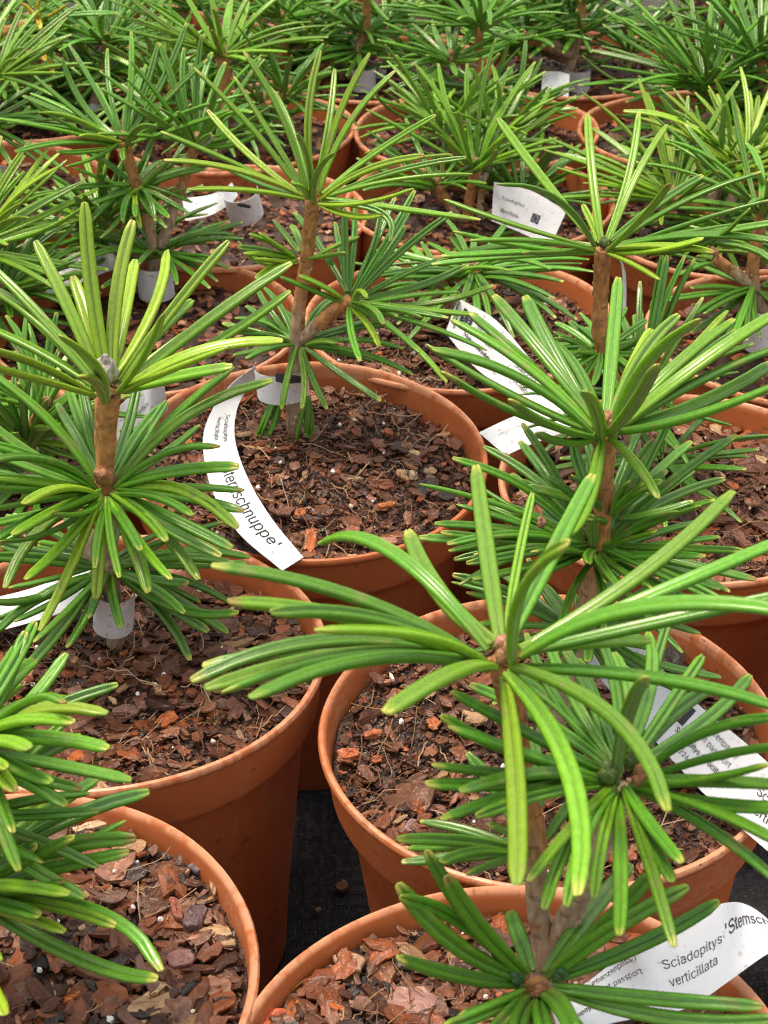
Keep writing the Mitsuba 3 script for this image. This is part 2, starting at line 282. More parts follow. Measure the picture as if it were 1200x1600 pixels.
def mulch_perlite(rg, n, rmax):
    import trimesh
    b = trimesh.creation.icosphere(1, 1.0); V, Fs, Cs, at = [], [], [], 0
    for i in range(n):
        r, a = rmax * .95 * math.sqrt(rg.uniform(0, 1)), rg.uniform(0, 6.283)
        s = rg.uniform(.0005, .0014)
        v = b.vertices * s * rg.uniform(.7, 1.15, (len(b.vertices), 1)) + [r * math.cos(a), r * math.sin(a), rg.uniform(.003, .007)]
        V.append(v); Fs.append(b.faces + at); at += len(v)
        Cs.append(np.tile([[.72, .70, .66], [.66, .58, .42]][i % 4 == 0], (len(v), 1)))
    return np.vstack(V), np.vstack(Fs), np.vstack(Cs)
SOIL = -.0165
LIFT = {'BL': .0050, 'BR': .0045, 'MR': .002}
def soil_z(x, y, seed):                # height of the soil in the pot
    r = np.hypot(x, y)
    return SOIL + .010 * (meshkit.fbm(np.stack([x * 28, y * 28, x * 0 + seed], -1), 3, seed) - .5) + .004 * np.exp(-(r / .03) ** 2)
W_MIX = np.array([.18, .27, .23, .13, .05, .02, .04, .03, .02, .05, .03])
W_COARSE = np.array([.16, .24, .20, .12, .05, .02, .03, .02, .06, .07, .05])
def fill(name, seed, near):
    rg = np.random.default_rng(seed)
    nr, na = (70, 200) if near else (20, 60)
    rr, aa = np.meshgrid(np.linspace(0, .0915, nr), np.arange(na) / na * 2 * np.pi, indexing='ij')
    x, y = rr * np.cos(aa), rr * np.sin(aa)
    z = soil_z(x, y, seed) + .0035 * (meshkit.fbm(np.stack([x * 260, y * 260, x * 0], -1), 3, seed + 3) - .5)
    v = np.stack([x, y, z], -1).reshape(-1, 3); f = grid_faces(nr, na, True)[:, ::-1]
    cb = np.array([.040, .021, .014]) * np.exp(rg.normal(0, .35, len(v)))[:, None]
    sets = [(v, f, cb)]
    coarse = name in ('BL', 'BR'); wt = W_COARSE if coarse else W_MIX; wt = wt / wt.sum()
    if near:
        layers = ([(5200, .0021, .42), (1300, .0046, .38), (800, .0118, .40)] if coarse else [(8500, .0018, .42), (1700, .0040, .40), (430, .0080, .38)])
        if name in ('ML', 'R2'): layers = [(7000, .0019, .42), (1800, .0044, .38), (760, .0092, .38)]
    else:
        layers = [(260, .005, .35), (220, .009, .3)]
    for q, (n, s, sp) in enumerate(layers):
        if not near: n = int(n * 1.5)
        if near and q == 2: V, F, C = mulch_flakes(rg, n, s, sp, wt, (.0008, .0062))
        else:
            V, F, C = mulch_chips(rg, n, s, .091, sp, wt, lift=(.0, .0028 + .0016 * q))
            if near: C = C * (.50, .70)[q]               # dark compost, and the shade of the gaps painted into the fines
        zc = soil_z(V[:, 0], V[:, 1], seed)
        V[:, 2] += zc; sets.append((V, F, C))
    if near:
        for V, F, C in (mulch_fibres(rg, 230 if not coarse else 140, .088), mulch_perlite(rg, 26, .088)):
            V = V.copy(); V[:, 2] += soil_z(V[:, 0], V[:, 1], seed); sets.append((V, F, C))
    at, VV, FF, CC = 0, [], [], []
    for V, F, C in sets:
        VV.append(V); FF.append(F + at); CC.append(C); at += len(V)
    VV = np.vstack(VV) + np.array([0, 0, LIFT.get(name, 0)])
    k = key_of('bark_mulch')
    put(k, (pot_xf(name, VV), np.vstack(FF)), 'mulch_mix', False, np.clip(np.vstack(CC), 0, .9))
    say(k, ('coarse mauve and brown bark flakes in ' if coarse else 'loose reddish brown bark mulch in ') + WHERE[name], 'bark mulch', None, 'stuff')
NEAR = ('C', 'ML', 'MR', 'BL', 'BR', 'R2', 'UR')
for i, name in enumerate(POTS): fill(name, 500 + i, name in NEAR)

def spill():
    rg = np.random.default_rng(77); VV, FF, CC, at = [], [], [], 0
    for cx, cy, n in ((-.02, .50, 260), (.17, .47, 120), (-.02, .44, 160), (-.20, .54, 80), (.16, .62, 60)):
        V, F, C = mulch_chips(rg, n, .0026, .10, .55, W_MIX / W_MIX.sum(), lift=(.0004, .0012))
        VV.append(V + [cx, cy, GZ + .001]); FF.append(F + at); CC.append(C); at += len(V)
    k = key_of('bark_crumbs'); put(k, (np.vstack(VV), np.vstack(FF)), 'mulch_mix', False, np.clip(np.vstack(CC), 0, .9))
    say(k, 'spilled bark crumbs on the black ground cloth between the pots', 'bark crumbs', None, 'stuff')
spill()

# ------------------------------------------------------------------ needles, stems, buds
CROSS = np.array([(-.50, .0), (-.40, .34), (-.15, .50), (0, -.02), (.15, .50), (.40, .34), (.50, .0), (.38, -.42), (.15, -.46), (0, -.08), (-.15, -.46), (-.38, -.42)])
PALE = np.array([0, 0, 0, .10, 0, 0, 0, .0, .75, 1.0, .75, .0])
def needle(plant, B, Pt, axis, rg, tone='mid', w=.0047, bend=None, mid=None, lod=12, broken=False):
    B, Pt = np.asarray(B, float), np.asarray(Pt, float)
    d = Pt - B; L = np.linalg.norm(d); d /= L
    up = axis - d * (axis @ d)
    up = norm(up) if np.linalg.norm(up) > .08 else norm(np.cross(d, [1, .2, 0]))
    side = np.cross(d, up)
    if mid is None:
        b = (rg.normal(.028, .032) if rg.uniform() > .05 else rg.normal(.0, .12)) if bend is None else bend
        mid = (B + Pt) / 2 + up * L * b + side * L * rg.normal(0, .03)
    # a point a bezier passes at t=.5
    ctrl = 2 * mid - (B + Pt) / 2
    c = bezier([B + d * .0015, ctrl, Pt], lod)
    t = np.gradient(c, axis=0); t /= np.linalg.norm(t, axis=1, keepdims=True)
    tw = rg.normal(0, .28); twr = rg.normal(0, .25)
    s = np.linspace(0, 1, lod)
    e = np.clip(s ** .8, 0, 1)
    wid = w * .90 * rg.uniform(.82, 1.12) * np.interp(s, [0, .10, .30, .60, .90, 1], [.62, .80, .98, 1.02, .90, .80])
    wid[-1] *= .60; thk = np.full(lod, .0005 + .40 * w) * (.7 + .3 * np.sin(np.pi * s)); thk[-1] *= .5
    if lod >= 10: wid[-2] *= .97; s[-2] = .5 * s[-2] + .5 * s[-1]; c[-2] = c[-1] * .62 + c[-3] * .38
    V = []
    for i in range(lod):
        u = up - t[i] * (up @ t[i]); u = norm(u); sd = np.cross(t[i], u)
        a = tw + twr * s[i]
        u2, sd2 = u * math.cos(a) + sd * math.sin(a), sd * math.cos(a) - u * math.sin(a)
        V.append(c[i] + CROSS[:, :1] * wid[i] * sd2 + CROSS[:, 1:] * thk[i] * u2)
    m = len(CROSS)
    V = np.vstack(V + [c[:1], c[-1:] + t[-1:] * .0006])
    j = np.arange(m); j2 = (j + 1) % m; n0 = lod * m
    F = np.vstack([grid_faces(lod, m, True), np.stack([j2, j, j * 0 + n0], -1), np.stack([j + (lod - 1) * m, j2 + (lod - 1) * m, j * 0 + n0 + 1], -1)])
    ident = 4 * (16 * list(TONES).index(tone) + int(rg.integers(0, 16)))
    uv = np.stack([np.broadcast_to(ident + PALE[None] * .9 + .02, (lod, m)).ravel(), np.repeat(s, m)], -1)
    uv = np.vstack([uv, [[ident + .02, 0], [ident + .02, 1]]])
    key = part(plant, 'needle')
    put(key, (V, F), 'needle_green', True, uv=uv)
def tube_mesh(P, rad, n, m, rg, rough=.05):
    c = smooth_path(P, n); r = np.interp(np.linspace(0, 1, n), np.linspace(0, 1, len(rad)), rad)
    t = np.gradient(c, axis=0); t /= np.linalg.norm(t, axis=1, keepdims=True)
    a = np.arange(m) / m * 2 * np.pi
    x = np.cross(t, [0, 1, .3]); x /= np.linalg.norm(x, axis=1, keepdims=True); y = np.cross(t, x)
    rr = r[:, None] * (1 + rough * rg.normal(0, 1, (n, m)))
    v = c[:, None] + rr[..., None] * (np.cos(a)[None, :, None] * x[:, None] + np.sin(a)[None, :, None] * y[:, None])
    v = np.vstack([v.reshape(-1, 3), c[:1], c[-1:]]); j = np.arange(m); j2 = (j + 1) % m
    f = np.vstack([grid_faces(n, m, True), np.stack([j2, j, j * 0 + n * m], -1), np.stack([j + (n - 1) * m, j2 + (n - 1) * m, j * 0 + n * m + 1], -1)])
    return v, f, c
import trimesh
SCALE = trimesh.creation.icosphere(1, 1.0)
def stem(plant, P, rad, rg, name='stem', young=.55, n=None):
    P = np.asarray(P, float); n = n or 26
    v, f, c = tube_mesh(P, rad, n, 14, rg, .045)
    s = np.append(np.repeat(np.linspace(0, 1, n), 14), [0, 1])
    k = np.clip((s - young + .12) / .24 + rg.normal(0, .12, len(s)), 0, 1)
    V, F, K, at = [v], [f], [k], len(v); L = np.linalg.norm(np.diff(c, axis=0), axis=1).sum()
    for i in range(int(L / .0042)):                            # scale leaves and their scars
        q = rg.integers(1, n - 1); t = norm(c[q + 1] - c[q - 1]); o = norm(np.cross(t, rg.normal(0, 1, 3))); rr = np.interp(q / (n - 1), np.linspace(0, 1, len(rad)), rad)
        bt = np.cross(t, o); h = rg.uniform(.0007, .0016)
        w = SCALE.vertices * [h * .55, h * .9, h * 1.5]
        w = c[q] + o * rr * .97 + w[:, :1] * o + w[:, 1:2] * bt + w[:, 2:] * norm(t + o * .25)
        V.append(w); F.append(SCALE.faces + at); at += len(w); K.append(np.full(len(w), float(np.clip(k[q * 14] + rg.normal(0, .35), 0, 1))))
    V = np.vstack(V); K = np.concatenate(K)
    put(part(plant, name), (V, np.vstack(F)), 'bark', True, uv=np.stack([K, K * 0], -1))
    return c
import trimesh
_ico = trimesh.creation.icosphere(2, 1.0)
def bud(plant, p, r, axis, rg, col=(.30, .13, .06)):
    n = rg.integers(4, 7); V, F, at = [], [], 0
    ci = int(np.argmin([np.abs(np.array(c) - col).sum() for c in BUD_COLS]))
    x = norm(np.cross(axis, [.3, 1, .1])); y = np.cross(axis, x)
    for i in range(n):
        a = i / n * 6.283 + rg.uniform(-.3, .3); q = .45 if i else 0
        o = p + (x * math.cos(a) + y * math.sin(a)) * r * q + axis * r * (.5 + rg.uniform(-.2, .3) + (.5 if i == 0 else 0))
        v = _ico.vertices * np.array([.55, .55, .85]) * r * rg.uniform(.75, 1.1) * rg.uniform(.9, 1.1, (len(_ico.vertices), 1))
        v = o + v[:, :1] * x + v[:, 1:2] * y + v[:, 2:] * axis
        V.append(v); F.append(_ico.faces + at); at += len(v)
    V = np.vstack(V); put(part(plant, 'bud'), (V, np.vstack(F)), 'bark', True, uv=np.tile([2.0 + ci, 0], (len(V), 1)))
def traced(plant, c, axis, tips, L, tone, rg, off=.0035, lod=12, w=.0047):
    """Needles of one whorl round the point c: tips are read off the photograph; each needle's own length sets how far it leans towards or away."""
    axis = norm(axis)
    for tp in tips:
        px, rest = tp[:2], tp[2:]
        sign = rest[0] if rest and isinstance(rest[0], str) else None
        opt = next((q for q in rest if isinstance(q, dict)), {})
        d = ray(px); Ln = opt.get('L', L * rg.uniform(.95, 1.05))
        tc = (c - EYE) @ d; perp = np.linalg.norm(EYE + d * tc - c)
        h = math.sqrt(max(Ln ** 2 - perp ** 2, (.10 * Ln) ** 2)) if perp < Ln else .08 * perp
        cand = [EYE + d * (tc + h), EYE + d * (tc - h)]
        if sign is None:
            el = [norm(q - c) @ axis for q in cand]
            pick = int(abs(el[1] - .42) < abs(el[0] - .42))
        else: pick = 0 if sign == 'b' else 1
        P = cand[pick]
        dd = P - c; o = dd - axis * (dd @ axis); o = norm(o) if np.linalg.norm(o) > 1e-6 else np.zeros(3)
        B = c + o * off + axis * rg.uniform(-.002, .002)
        mid = None
        if 'm' in opt:
            dm = ray(opt['m']); k = .5 * ((B - EYE) @ FW + (P - EYE) @ FW) + opt.get('dz', 0); mid = EYE + dm * (k / (dm @ FW))
        needle(plant, B, P, axis, rg, opt.get('t', tone), w=opt.get('w', w), mid=mid, bend=opt.get('bend'), lod=lod)
def whorl(plant, c, axis, n, L, el, tone, rg, lod=8, az=None, off=.0035, w=.0046, sd=.16):
    axis = norm(axis); x = norm(np.cross(axis, [.2, 1, .1])); y = np.cross(axis, x); a0 = rg.uniform(0, 6.283)
    for i in range(n):
        a = a0 + i / n * 6.283 + rg.normal(0, .09)
        o = x * math.cos(a) + y * math.sin(a)
        if az is not None and not az(o): continue
        e = rg.normal(rg.uniform(*el), sd * .5)
        d = o * math.cos(e) + axis * math.sin(e)
        l = L * rg.uniform(.78, 1.08)
        needle(plant, c + o * off + axis * rg.uniform(-.003, .003), c + d * l, axis, rg, tone, w=w, lod=lod)

PLANTS = {}
def pine(name, text):
    k = key_of('umbrella_pine_plant'); scene[k + '__x'] = None; del scene[k + '__x']
    PLANTS[name] = k; say(k, text, 'conifer', 'young umbrella pines in pots'); return k
exec_order = []
G3 = lambda x, y, z: np.array([x, y, z], float)
def soil(name, dx=0, dy=0): x, y = POTS[name][:2]; return G3(x + dx, y + dy, SOIL - .003)
def stem_px(base, pts, y): return [base] + [on_y(p[:2], y + (p[2] if len(p) > 2 else 0)) for p in pts]

# --- the plant nearest the camera, in the bottom pot
rg = np.random.default_rng(11)
k = pine('F', 'forked umbrella pine nearest the camera, in the bottom pot, longest needles fanned over two pots')
b = soil('BR', .010, .032)
c1 = on_y((785, 1028), .385); c2 = on_y((968, 1215), .375); c3 = on_y((838, 1540), .362)
st = stem_px(b, [(850, 1500), (838, 1400), (835, 1320), (812, 1180)], .392) + [c1]
stem(k, st, [.0044, .0039, .0035, .0035, .0036, .0042], rg, young=.55)
fk = on_y((852, 1510), .394)
stem(k, [fk, on_y((888, 1435), .387), on_y((925, 1350), .380), c2 - G3(0, 0, .004)], [.0044, .0040, .0037, .0042], rg, 'branch', young=1.4)
stem(k, [b + G3(0, 0, .006), on_y((842, 1560), .368), c3], [.0040, .0036, .0034], rg, 'branch', young=.3)
ax = norm(st[-1] - st[-2]); ax = norm(ax + G3(0, -.15, .4))
traced(k, c1, ax, [
    (500, 848, 'b', {'t': 'mid'}), (332, 884, 'f', {'t': 'mid', 'm': (560, 935)}), (358, 940, 'f', {'t': 'young', 'm': (560, 968)}), (425, 957, 'f', {'t': 'mid', 'm': (600, 970)}),
    (495, 985, {'t': 'young'}), (300, 1063, 'f', {'t': 'mid', 'm': (520, 1000)}), (322, 1075, 'f', {'t': 'young', 'm': (560, 1022)}), (318, 1040, 'b', {'t': 'mid', 'm': (560, 1010)}),
    (348, 1082, {'t': 'mid', 'm': (560, 1025)}), (392, 1090, {'t': 'mid', 'm': (590, 1028)}), (603, 1113, 'f', {'t': 'young', 'bend': .06}), (637, 829, 'b', {'t': 'young', 'm': (690, 930)}),
    (743, 728, 'b', {'t': 'young', 'm': (762, 870)}), (832, 771, 'b', {'t': 'young', 'w': .0036}), (888, 848, 'f', {'t': 'young', 'm': (815, 925)}), (926, 742, 'b', {'t': 'mid'}),
    (1145, 768, 'b', {'t': 'young'}), (1235, 838, 'b', {'t': 'mid'}), (1275, 918, 'b', {'t': 'mid'}), (1270, 962, 'f', {'t': 'mid'}),
    (1225, 1108, 'f', {'t': 'mid', 'm': (1030, 1060)}), (1043, 1266, 'f', {'t': 'young', 'm': (955, 1118)}), (903, 1398, 'f', {'t': 'young', 'm': (888, 1200)}), (808, 1381, 'f', {'t': 'lime', 'm': (805, 1210)}),
    (1015, 1000, 'b', {'t': 'young', 'L': .05})], .088, 'mid', rg, off=.0045, lod=14, w=0.006)
bud(k, c1 + ax * .002, .0042, ax, rg, (.42, .20, .12))
traced(k, c2, norm(G3(.12, -.25, 1)), [
    (690, 1120), (702, 1136), (708, 1082), (677, 1196), (720, 1236), (690, 1280), (667, 1225), (745, 1275), (735, 1070, 'b'), (775, 1040, 'b'), (850, 985, 'b'), (822, 990, 'b'), (880, 1010, 'b'),
    (1046, 962, 'b', {'t': 'mid'}), (1013, 988, 'b'), (1010, 1058, 'f', {'t': 'mid'}), (1098, 1025, 'b', {'t': 'mid'}), (1172, 1055, 'b', {'t': 'mid'}), (1215, 1120), (1235, 1165), (1200, 1195, {'t': 'mid'}),
    (1245, 1228), (1250, 1262), (1230, 1322, {'t': 'mid'}), (1225, 1385, {'t': 'mid'}), (1065, 1347, {'t': 'mid', 'L': .045}), (1050, 1377, {'t': 'mid', 'L': .045}), (1053, 1478, 'f', {'t': 'young'}), (968, 1460, 'f', {'t': 'mid'}),
    (928, 1402, 'f', {'t': 'young'}), (885, 1415, 'f', {'t': 'mid'}), (850, 1420, 'f', {'t': 'young'}), (826, 1376, 'f', {'t': 'young'}), (1110, 1075, 'b'), (940, 1000, 'b'), (905, 1030, 'b'), (960, 1020, 'b', {'L': .05})], .066, 'deep', rg, lod=12)
for q in range(5): bud(k, c2 + norm(G3(rg.normal(0, 1), rg.normal(0, .6), rg.normal(.6, .3))) * .008, .0035, G3(0, -.2, 1), rg, [(.10, .16, .04), (.36, .16, .07)][q % 2])
cl = on_y((834, 1322), .392)
traced(k, cl, norm(G3(0, -.1, 1)), [(622, 1311), (690, 1347), (732, 1365), (765, 1290), (640, 1325, 'b')], .050, 'deep', rg)
whorl(k, cl, G3(0, 0, 1), 12, .045, (-.1, .5), 'deep', rg, az=lambda o: o[1] > -.2)
traced(k, c3, norm(G3(-.1, -.6, .7)), [
    (626, 1402), (622, 1382, {'t': 'mid'}), (667, 1330), (697, 1370, {'t': 'mid'}), (622, 1497), (797, 1425, 'b', {'L': .035}), (1022, 1360), (1074, 1386), (1122, 1409, {'m': (1000, 1476)}), (985, 1350, 'b'),
    (690, 1608), (745, 1640), (800, 1650), (828, 1655), (862, 1655), (898, 1610, 'f'), (885, 1575, 'f', {'L': .02}), (1190, 1572, 'f', {'m': (1020, 1560)}), (1215, 1592, 'f', {'m': (1040, 1590)}), (940, 1645), (720, 1590, {'L': .04})], .062, 'deep', rg, lod=12, w=0.006)
bud(k, c3 + G3(0, -.004, .002), .003, norm(G3(-.1, -.8, .6)), rg, (.36, .17, .08)); bud(k, c3 + G3(.006, 0, .005), .003, norm(G3(.3, -.5, .8)), rg, (.05, .14, .04)); bud(k, c3 + G3(-.006, 0, .004), .003, norm(G3(-.3, -.5, .8)), rg, (.05, .14, .04))

# --- the plant of the pot right of the middle
rg = np.random.default_rng(12)
k = pine('M', 'umbrella pine right of the middle, broad fan of needles over a dense dark lower tier')
b = soil('MR', -.002, .006); c1 = on_y((945, 676), .567); c2 = on_y((930, 850), .565)
st = stem_px(b, [(905, 1010), (928, 900), (940, 790)], .565) + [c1]
stem(k, st, [.0060, .0052, .0046, .0042, .0044], rg, young=.45)
ax = norm(G3(.08, -.12, 1))
traced(k, c1, ax, [
    (772, 462, 'b'), (820, 463, 'b'), (706, 500, 'b'), (677, 546), (692, 582), (668, 540, 'b'), (798, 625, 'f'), (840, 677, 'f', {'L': .05}), (966, 434, 'b', {'t': 'mid'}), (1018, 515, 'b', {'t': 'lime'}), (1060, 492, 'b', {'t': 'young'}),
    (1092, 499, 'f', {'t': 'young'}), (1136, 486, 'b', {'t': 'lime'}), (1146, 499, 'b', {'t': 'young'}), (1215, 487, 'b', {'t': 'young'}), (1222, 540), (1235, 592), (1210, 565, 'b'), (1026, 570, 'f', {'t': 'young'}), (914, 612, 'f', {'t': 'young', 'L': .06}),
    (1028, 778, 'f', {'t': 'young', 'L': .05}), (876, 842, 'f', {'t': 'young', 'L': .07, 'm': (915, 790)}), (735, 490, 'b'), (860, 530, 'b')], .080, 'mid', rg, off=.004, w=0.0066)
bud(k, c1 + ax * .003, .0038, ax, rg, (.42, .16, .13))
traced(k, c2, norm(G3(0, -.1, 1)), [(657, 757), (708, 716), (756, 698), (680, 818), (690, 832), (700, 850), (655, 840, 'f'), (730, 880), (740, 905), (760, 780, 'b'), (800, 740, 'b'), (1150, 680, 'b'), (1132, 748, 'b'), (1095, 790), (1160, 860), (1180, 905), (1130, 940), (1080, 690, 'b'),
    (1025, 830, 'f', {'t': 'young', 'L': .04}), (1083, 735, 'b', {'t': 'mid'}), (920, 880, 'f', {'t': 'mid', 'L': .03}), (925, 805, 'f', {'L': .03, 't': 'young'})], .066, 'deep', rg, w=.0048)
whorl(k, c2 - G3(0, 0, .004), G3(0, 0, 1), 34, .060, (-.25, .75), 'dark', rg, lod=10)
whorl(k, c2 + G3(.004, 0, .014), G3(0, 0, 1), 14, .036, (.0, .9), 'deep', rg, lod=10)
whorl(k, on_y((905, 985), .565), G3(0, 0, 1), 26, .058, (-.3, .45), 'dark', rg, lod=10)
bud(k, on_y((843, 820), .545), .0025, G3(0, -.4, 1), rg, (.42, .2, .14))

# --- right hand plant with the bare orange stem
rg = np.random.default_rng(13)
k = pine('R', 'umbrella pine with a flat fan of bright needles on a bare orange stem, upper right')
b = soil('R2', -.022, .012); c1 = on_y((942, 388), .762); c2 = on_y((940, 548), .765)
st = stem_px(b, [(988, 690), (962, 600), (938, 530), (939, 460)], .765) + [c1]
stem(k, st, [.0048, .0042, .0037, .0038, .0039, .0041], rg, young=.4)
ax = norm(G3(0, -.10, 1))
traced(k, c1, ax, [
    (778, 185, 'b', {'t': 'young', 'm': (845, 275)}), (778, 288, 'f'), (695, 312, 'b', {'t': 'young'}), (710, 362), (735, 376), (818, 395, 'f', {'L': .05, 't': 'young'}), (675, 413), (682, 408, 'b'), (690, 400), (918, 178, 'b', {'t': 'young'}), (998, 177, 'b', {'t': 'young'}), (1042, 195, 'b', {'t': 'lime'}),
    (1045, 288, 'f', {'t': 'young'}), (1098, 274, 'b'), (1190, 268, 'b'), (1172, 326), (1205, 312), (1225, 345), (1098, 373, 'f', {'t': 'lime', 'L': .062}), (1212, 376), (1115, 394, 'f', {'t': 'lime', 'L': .065}), (1215, 412, {'m': (1120, 378)}),
    (1030, 437, 'f', {'t': 'lime', 'L': .05}), (910, 320, 'b', {'t': 'lime', 'L': .04}), (1150, 350, 'b')], .084, 'mid', rg, off=.004, w=.0049)
bud(k, c1 + ax * .002, .0028, ax, rg, (.10, .12, .05))
traced(k, c2, norm(G3(0, -.2, 1)), [(868, 504, 'b'), (890, 502, 'b'), (868, 540), (870, 552), (880, 562), (890, 582), (912, 592, 'f'), (1010, 500, 'b'), (1015, 520), (1030, 545), (985, 575, 'f'), (1000, 555)], .030, 'mid', rg, lod=10)
whorl(k, c2, G3(0, 0, 1), 18, .030, (-.2, .6), 'deep', rg)
c3 = on_y((1000, 620), .775)
traced(k, c3, norm(G3(0, 0, 1)), [(1000, 440, 'b'), (1035, 395, 'b'), (1042, 400, 'b'), (1085, 405, 'b'), (1070, 400, 'b'), (1000, 480), (1098, 465, {'t': 'young'}), (960, 480, 'b'), (1020, 470)], .062, 'deep', rg, lod=10)
whorl(k, c3, G3(0, 0, 1), 22, .062, (-.2, .6), 'deep', rg)
whorl(k, on_y((1035, 720), .765), G3(0, 0, 1), 20, .060, (-.2, .4), 'dark', rg)

# --- middle plant
rg = np.random.default_rng(14)
k = pine('C', 'umbrella pine in the middle pot, pale top fan and side branch above a label band')
b = on_z((462, 690), SOIL); y0 = b[1]
c1 = on_y((488, 310), y0 - .005); c2 = on_y((546, 470), y0 - .015); c4 = on_y((466, 536), y0 - .002)
st = stem_px(b, [(460, 620), (464, 530), (470, 460), (481, 390)], y0) + [c1]
stem(k, st, [.0050, .0045, .0040, .0034, .0036, .0038], rg, young=.5)
stem(k, [on_y((470, 532), y0), on_y((505, 500), y0 - .008), c2], [.0036, .0036, .0036], rg, 'branch', young=.4)
ax = norm(G3(.03, -.12, 1))
traced(k, c1, ax, [
    (252, 206, 'b', {'t': 'young'}), (257, 250, {'t': 'lime'}), (294, 296, {'t': 'lime'}), (304, 107, 'b', {'t': 'young'}), (324, 172, 'b', {'t': 'lime'}), (366, 120, 'b', {'t': 'young'}), (381, 81, 'b', {'t': 'young'}), (414, 132, 'b', {'t': 'young', 'm': (450, 190)}),
    (465, 210, 'f', {'t': 'young'}), (457, 286, 'f', {'t': 'young', 'L': .035}), (500, 79, 'b', {'t': 'lime'}), (523, 108, 'b', {'t': 'lime'}), (577, 84, 'b', {'t': 'lime'}), (617, 111, 'b', {'t': 'young'}), (521, 239, 'f', {'t': 'young'}),
    (680, 180, 'b', {'t': 'young'}), (662, 243, {'t': 'lime'}), (704, 241, 'b', {'t': 'lime'}), (728, 246, {'t': 'young'}), (737, 272, {'t': 'young'}), (645, 295, 'f', {'t': 'lime'}), (598, 336, 'f', {'t': 'lime', 'm': (550, 337), 'L': .055}),
    (750, 343, {'t': 'young', 'm': (620, 325)}), (610, 376, 'f', {'t': 'mid', 'L': .05, 'm': (592, 330)}), (340, 255, 'b', {'t': 'mid'})], .077, 'young', rg, off=.004, w=.0046)
bud(k, c1 + ax * .003, .0030, ax, rg, (.45, .20, .20))
traced(k, c2, norm(G3(.35, -.35, .8)), [
    (460, 332, 'b', {'t': 'mid', 'm': (500, 385)}), (524, 348, 'b', {'t': 'mid'}), (555, 310, 'b', {'t': 'mid'}), (617, 308, 'b', {'t': 'mid'}), (648, 298, 'b'), (640, 330, 'b'), (706, 332, 'b'), (727, 415, {'t': 'mid'}), (771, 446, {'t': 'young'}), (747, 492, {'t': 'young'}), (760, 547, {'t': 'deep', 'L': .075}),
    (698, 597, 'f', {'t': 'young', 'L': .075}), (655, 550, 'f', {'t': 'mid'}), (592, 541, 'f', {'t': 'lime', 'L': .04}), (621, 494, 'f', {'t': 'young', 'L': .03}), (573, 465, 'f', {'t': 'lime', 'L': .02, 'm': (560, 455)}), (468, 431, 'f', {'t': 'young', 'L': .035}), (436, 432, {'t': 'mid', 'L': .045}), (600, 400, 'b')], .070, 'deep', rg, w=.0046)
whorl(k, c2, norm(G3(.35, -.2, .8)), 14, .058, (.0, .7), 'mid', rg, lod=10, az=lambda o: o[0] > -.3)
cu = on_y((474, 405), y0 - .003)
traced(k, cu, norm(G3(0, -.1, 1)), [(373, 378), (382, 396), (390, 366), (372, 386), (398, 405, {'t': 'lime'}), (428, 345, 'b'), (455, 352, 'b'), (405, 364), (560, 370, 'b'), (540, 395), (400, 435, 'f', {'t': 'lime', 'L': .035})], .036, 'young', rg, lod=10)
traced(k, c4, norm(G3(0, -.15, 1)), [(402, 452, 'b'), (412, 448, 'b'), (345, 520), (368, 497, 'b'), (385, 478, 'b'), (345, 540), (360, 510), (440, 639, 'f', {'t': 'young', 'L': .04}), (472, 638, 'f', {'t': 'lime', 'L': .04}), (511, 639, 'f', {'t': 'mid', 'L': .042}), (595, 626, 'f', {'t': 'deep', 'L': .062}),
    (630, 544), (645, 585), (527, 536, 'f', {'t': 'young', 'L': .025}), (525, 470, 'b'), (610, 505, 'b'), (385, 560, 'f'), (348, 505, 'b', {'t': 'young'})], .046, 'deep', rg, lod=10)
whorl(k, c4, G3(0, 0, 1), 16, .045, (-.3, .2), 'mid', rg, lod=10, az=lambda o: o[1] > -.1)
for q in ((400, 682), (407, 680), (414, 684), (422, 678)): needle(k, on_y((438, 600), y0 - .003), on_y(q, y0 - .012), G3(0, 0, 1), rg, 'deep', w=.004)
for q in ((462, 690), (484, 684), (478, 680), (490, 676)): needle(k, on_y((482, 615), y0 - .006), on_y(q, y0 - .012), G3(0, 0, 1), rg, 'deep', w=.004)

